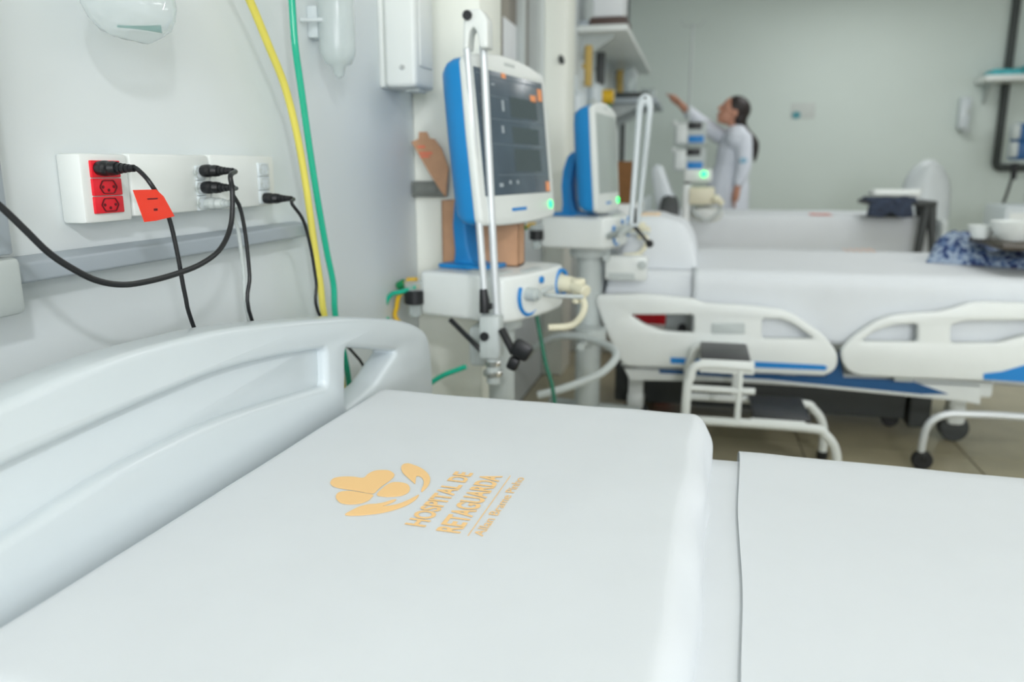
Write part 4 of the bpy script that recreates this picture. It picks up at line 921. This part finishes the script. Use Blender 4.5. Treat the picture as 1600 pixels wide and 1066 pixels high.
# pumps of the far right station
Yq=7.6
xq=P(1577,200,Y=Yq).x
t=thing('drip_stand','steel drip stand at the right edge with blue pumps','stand',(xq+.2,Yq,0))
g=G(); g.tube([V(xq+.2,Yq,.06),V(xq+.2,Yq,2.0)],.013,10); obj('pole',g,M_lgrey,t)
for k in range(5):
    an=2*math.pi*k/5; e=V(xq+.2+.26*math.cos(an),Yq+.26*math.sin(an),.045); g=G(); g.tube([V(xq+.2,Yq,.08),e],[.02,.014],8).cyl(e+V(0,-.012,-.015),e+V(0,.012,-.015),.03,12); obj('leg',g,M_lgrey,t)
for i,py in enumerate((222,250)):
    z=P(1590,py,Y=Yq-.1).z
    t=thing('infusion_pump',['upper blue infusion pump at the right edge of the picture','lower blue infusion pump at the right edge of the picture'][i],'pump',(xq+.15,Yq-.1,z))
    g=G(); g.bb((xq,Yq-.15,z),(xq+.3,Yq-.015,z+.15),.02); obj('case',g,M_navy,t)
    g=G(); g.bb((xq-.005,Yq-.155,z+.02),(xq+.04,Yq-.05,z+.145),.012); obj('door',g,M_lgrey,t)
    g=G(); g.bb((xq+.14,Yq-.156,z+.09),(xq+.27,Yq-.149,z+.13),.004); obj('display',g,M_black,t)
z=P(1588,262,Y=Yq-.1).z
g=G(); g.tube([V(xq+.05,Yq-.08,z+.04),V(xq+.055,Yq-.08,z-.1)],[.03,.02],10); g.tube([V(xq+.055,Yq-.05,z-.08),V(xq+.03,Yq-.0,z-.3),V(xq-.03,Yq+.1,z-.6),V(xq-.03,Yq+.1,.03)],.012,8,smooth=5); solo('dark_cable',g,M_black,'black plug and cable hanging below the blue pumps','cable')
# fourth bed edge at the right
t=thing('side_cabinet','pale low cabinet at the right edge behind the overbed table','cabinet',(xq+.4,6.6,0))
x0=P(1572,320,Y=6.5).x
g=G(); g.bb((x0,6.5,.05),(x0+.55,6.95,.80),.02); obj('body',g,M_plast,t)
g=G(); g.bb((x0+.03,6.49,.1),(x0+.52,6.5,.42),.006); dr=obj('door',g,M_white,t)
g=G(); g.bb((x0+.03,6.49,.44),(x0+.52,6.5,.75),.006); dw=obj('drawer',g,M_white,t)
g=G(); g.bb((x0+.2,6.475,.6),(x0+.36,6.49,.615),.004); obj('handle',g,M_steel,dw)

# ------------------------------------------------------------------ the person
Yb=7.05
def Q(px,py,dy=0): return P(px,py,Y=Yb+dy)
hip=V(1.02,Yb,.86)
pr=thing('person','person in a white coat reaching up to the low shelf at left','person',(1.02,Yb,0))
def union(g,vox,name,m,parent,label=None,it=2):
    M=WM[parent.name]; me=finish(g,name,m,M.inverted()); o=bpy.data.objects.new(name,me); C.objects.link(o); o.parent=parent
    r=o.modifiers.new('r','REMESH'); r.mode='VOXEL'; r.voxel_size=vox; r.use_smooth_shade=True
    s=o.modifiers.new('s','SMOOTH'); s.iterations=it; s.factor=.5
    dg=bpy.context.evaluated_depsgraph_get(); me2=bpy.data.meshes.new_from_object(o.evaluated_get(dg)); o.modifiers.clear(); o.data=me2; me2.materials.clear(); me2.materials.append(m)
    me2.polygons.foreach_set('use_smooth',[True]*len(me2.polygons)); WM[o.name]=M
    if label: o['label']=label
    return o
hd=Q(1143,176)                      # head centre
nk=Q(1150,205); ch=V(nk.x-.0,Yb,1.22); pe=V(1.0,Yb,.92)
rs_=Q(1128,214,.12); re_=Q(1092,190,-.02); rw=Q(1062,162,-.2); rh=Q(1050,152,-.26)    # reaching arm
ls_=Q(1161,216,-.14); le_=Q(1162,260,-.19); lw=Q(1152,294,-.21); lh=Q(1148,314,-.21)
g=G()
face=(V(-.85,-.35,.38)).normalized(); fup=(V(.35,.1,.92)-face*V(.35,.1,.92).dot(face)).normalized(); fs=fup.cross(face); HS=1.1
HM=Matrix(((face.x,fs.x,fup.x,hd.x),(face.y,fs.y,fup.y,hd.y),(face.z,fs.z,fup.z,hd.z),(0,0,0,1)))@Matrix.Scale(HS,4)
g.sph(V(-.005,0,.02),(.095,.075,.105),M=HM); g.sph(V(.03,0,-.045),(.06,.055,.06),M=HM); g.sph(V(.06,0,-.085),(.025,.028,.022),M=HM)
g.tube([V(.088,0,.025),V(.104,0,-.012),V(.108,0,-.022)],[.010,.014,.013],8,M=HM); g.sph(V(.09,0,-.053),(.014,.024,.009),M=HM)
for s in (-1,1):
    g.sph(V(.0,s*.076,-.005),(.02,.010,.032),M=HM); g.sph(V(.075,s*.032,.012),(.014,.018,.012),M=HM)
g.limb([hd+V(.015,0,-.06),nk+V(0,0,-.01),ch+V(0,0,.1)],[.052,.05,.08])
g.limb([ch+V(0,0,.10),ch,V(1.02,Yb,1.08),pe],[.085,.125,.105,.13])
g.limb([ch+V(0,.12,.1),rs_],[.06,.055]); g.limb([rs_,re_,rw],[.05,.041,.027]); 
g.limb([ch+V(0,-.12,.1),ls_],[.06,.055]); g.limb([ls_,le_,lw],[.05,.041,.027])
def hand(w,h,side):
    d=(h-w).normalized(); s=d.cross(side).normalized(); 
    g.limb([w,w+d*.04,w+d*.085],[.024,.031,.03],smooth=2)
    for k,(off,L) in enumerate(((-.027,.062),(-.009,.075),(.010,.07),(.027,.055))):
        b=w+d*.09+s*off; g.limb([b,b+d*L*.5+side*.004,b+d*L+side*-.012],[.010,.009,.0075],8,2)
    b=w+d*.03+s*-.028; g.limb([b,b+d*.03-s*.022,b+d*.055-s*.026],[.012,.0105,.009],8,2)
hand(rw,rh,V(.3,0,.95)); hand(lw,lh,V(-1,0,0))
for s in (-1,1):
    g.limb([pe+V(0,s*.085,0),V(1.01,Yb+s*.09,.49),V(1.03,Yb+s*.09,.09)],[.072,.058,.042]); g.limb([V(1.05,Yb+s*.09,.04),V(.9,Yb+s*.1,.035)],[.04,.034])
union(g,.009,'body',M_skin,pr,it=1)
g=G()
for s in (-1,1): g.sph(V(.0885,s*.032,.012),(.006,.010,.007),M=HM)
obj('eye',g,M_black,pr)
g=G(); g.sph(V(-.03,0,.04),(.108,.09,.1),M=HM); g.sph(V(-.065,0,-.015),(.07,.086,.085),M=HM)
tl0=HM@V(-.095,0,-.03)
g.limb([tl0,tl0+V(.035,.0,-.08),Q(1174,225)+V(.03,0,0),Q(1172,252)+V(.035,0,0)],[.05,.045,.036,.012])
hr=union(g,.01,'hair',M_hair,pr,'long dark hair tied back')
g=G()
g.limb([ch+V(0,0,.12),ch,V(1.02,Yb,1.08),pe,V(1.0,Yb,.62)],[.10,.15,.14,.18,.19]); g.limb([ch+V(0,.13,.09),ch+V(0,-.13,.09)],[.085,.085])
g.limb([ch+V(0,.12,.09),rs_,re_,re_*.45+rw*.55],[.085,.075,.063,.05]); g.limb([ch+V(0,-.12,.09),ls_,le_,le_*.3+lw*.7],[.085,.074,.062,.05])
union(g,.012,'coat',M_coat,pr,'white coat')
g=G(); g.sph(le_*.8+ls_*.2+V(-.005,-.064,.0),(.032,.008,.024)); obj('sleeve_print',g,mat('pale_blue_print',(150,190,212),.8),pr,'pale blue print on the sleeve')
g=G()
for s in (-1,1): g.limb([V(1.01,Yb+s*.09,.66),V(1.01,Yb+s*.09,.49),V(1.03,Yb+s*.09,.1)],[.095,.075,.062])
union(g,.012,'trousers',M_trou,pr)
g=G()
for s in (-1,1): g.limb([V(1.07,Yb+s*.09,.045),V(.98,Yb+s*.095,.05),V(.87,Yb+s*.1,.035)],[.044,.047,.035])
for v in g.bm.verts: v.co.z=max(.0,v.co.z)
obj('shoes',g,M_white,pr)
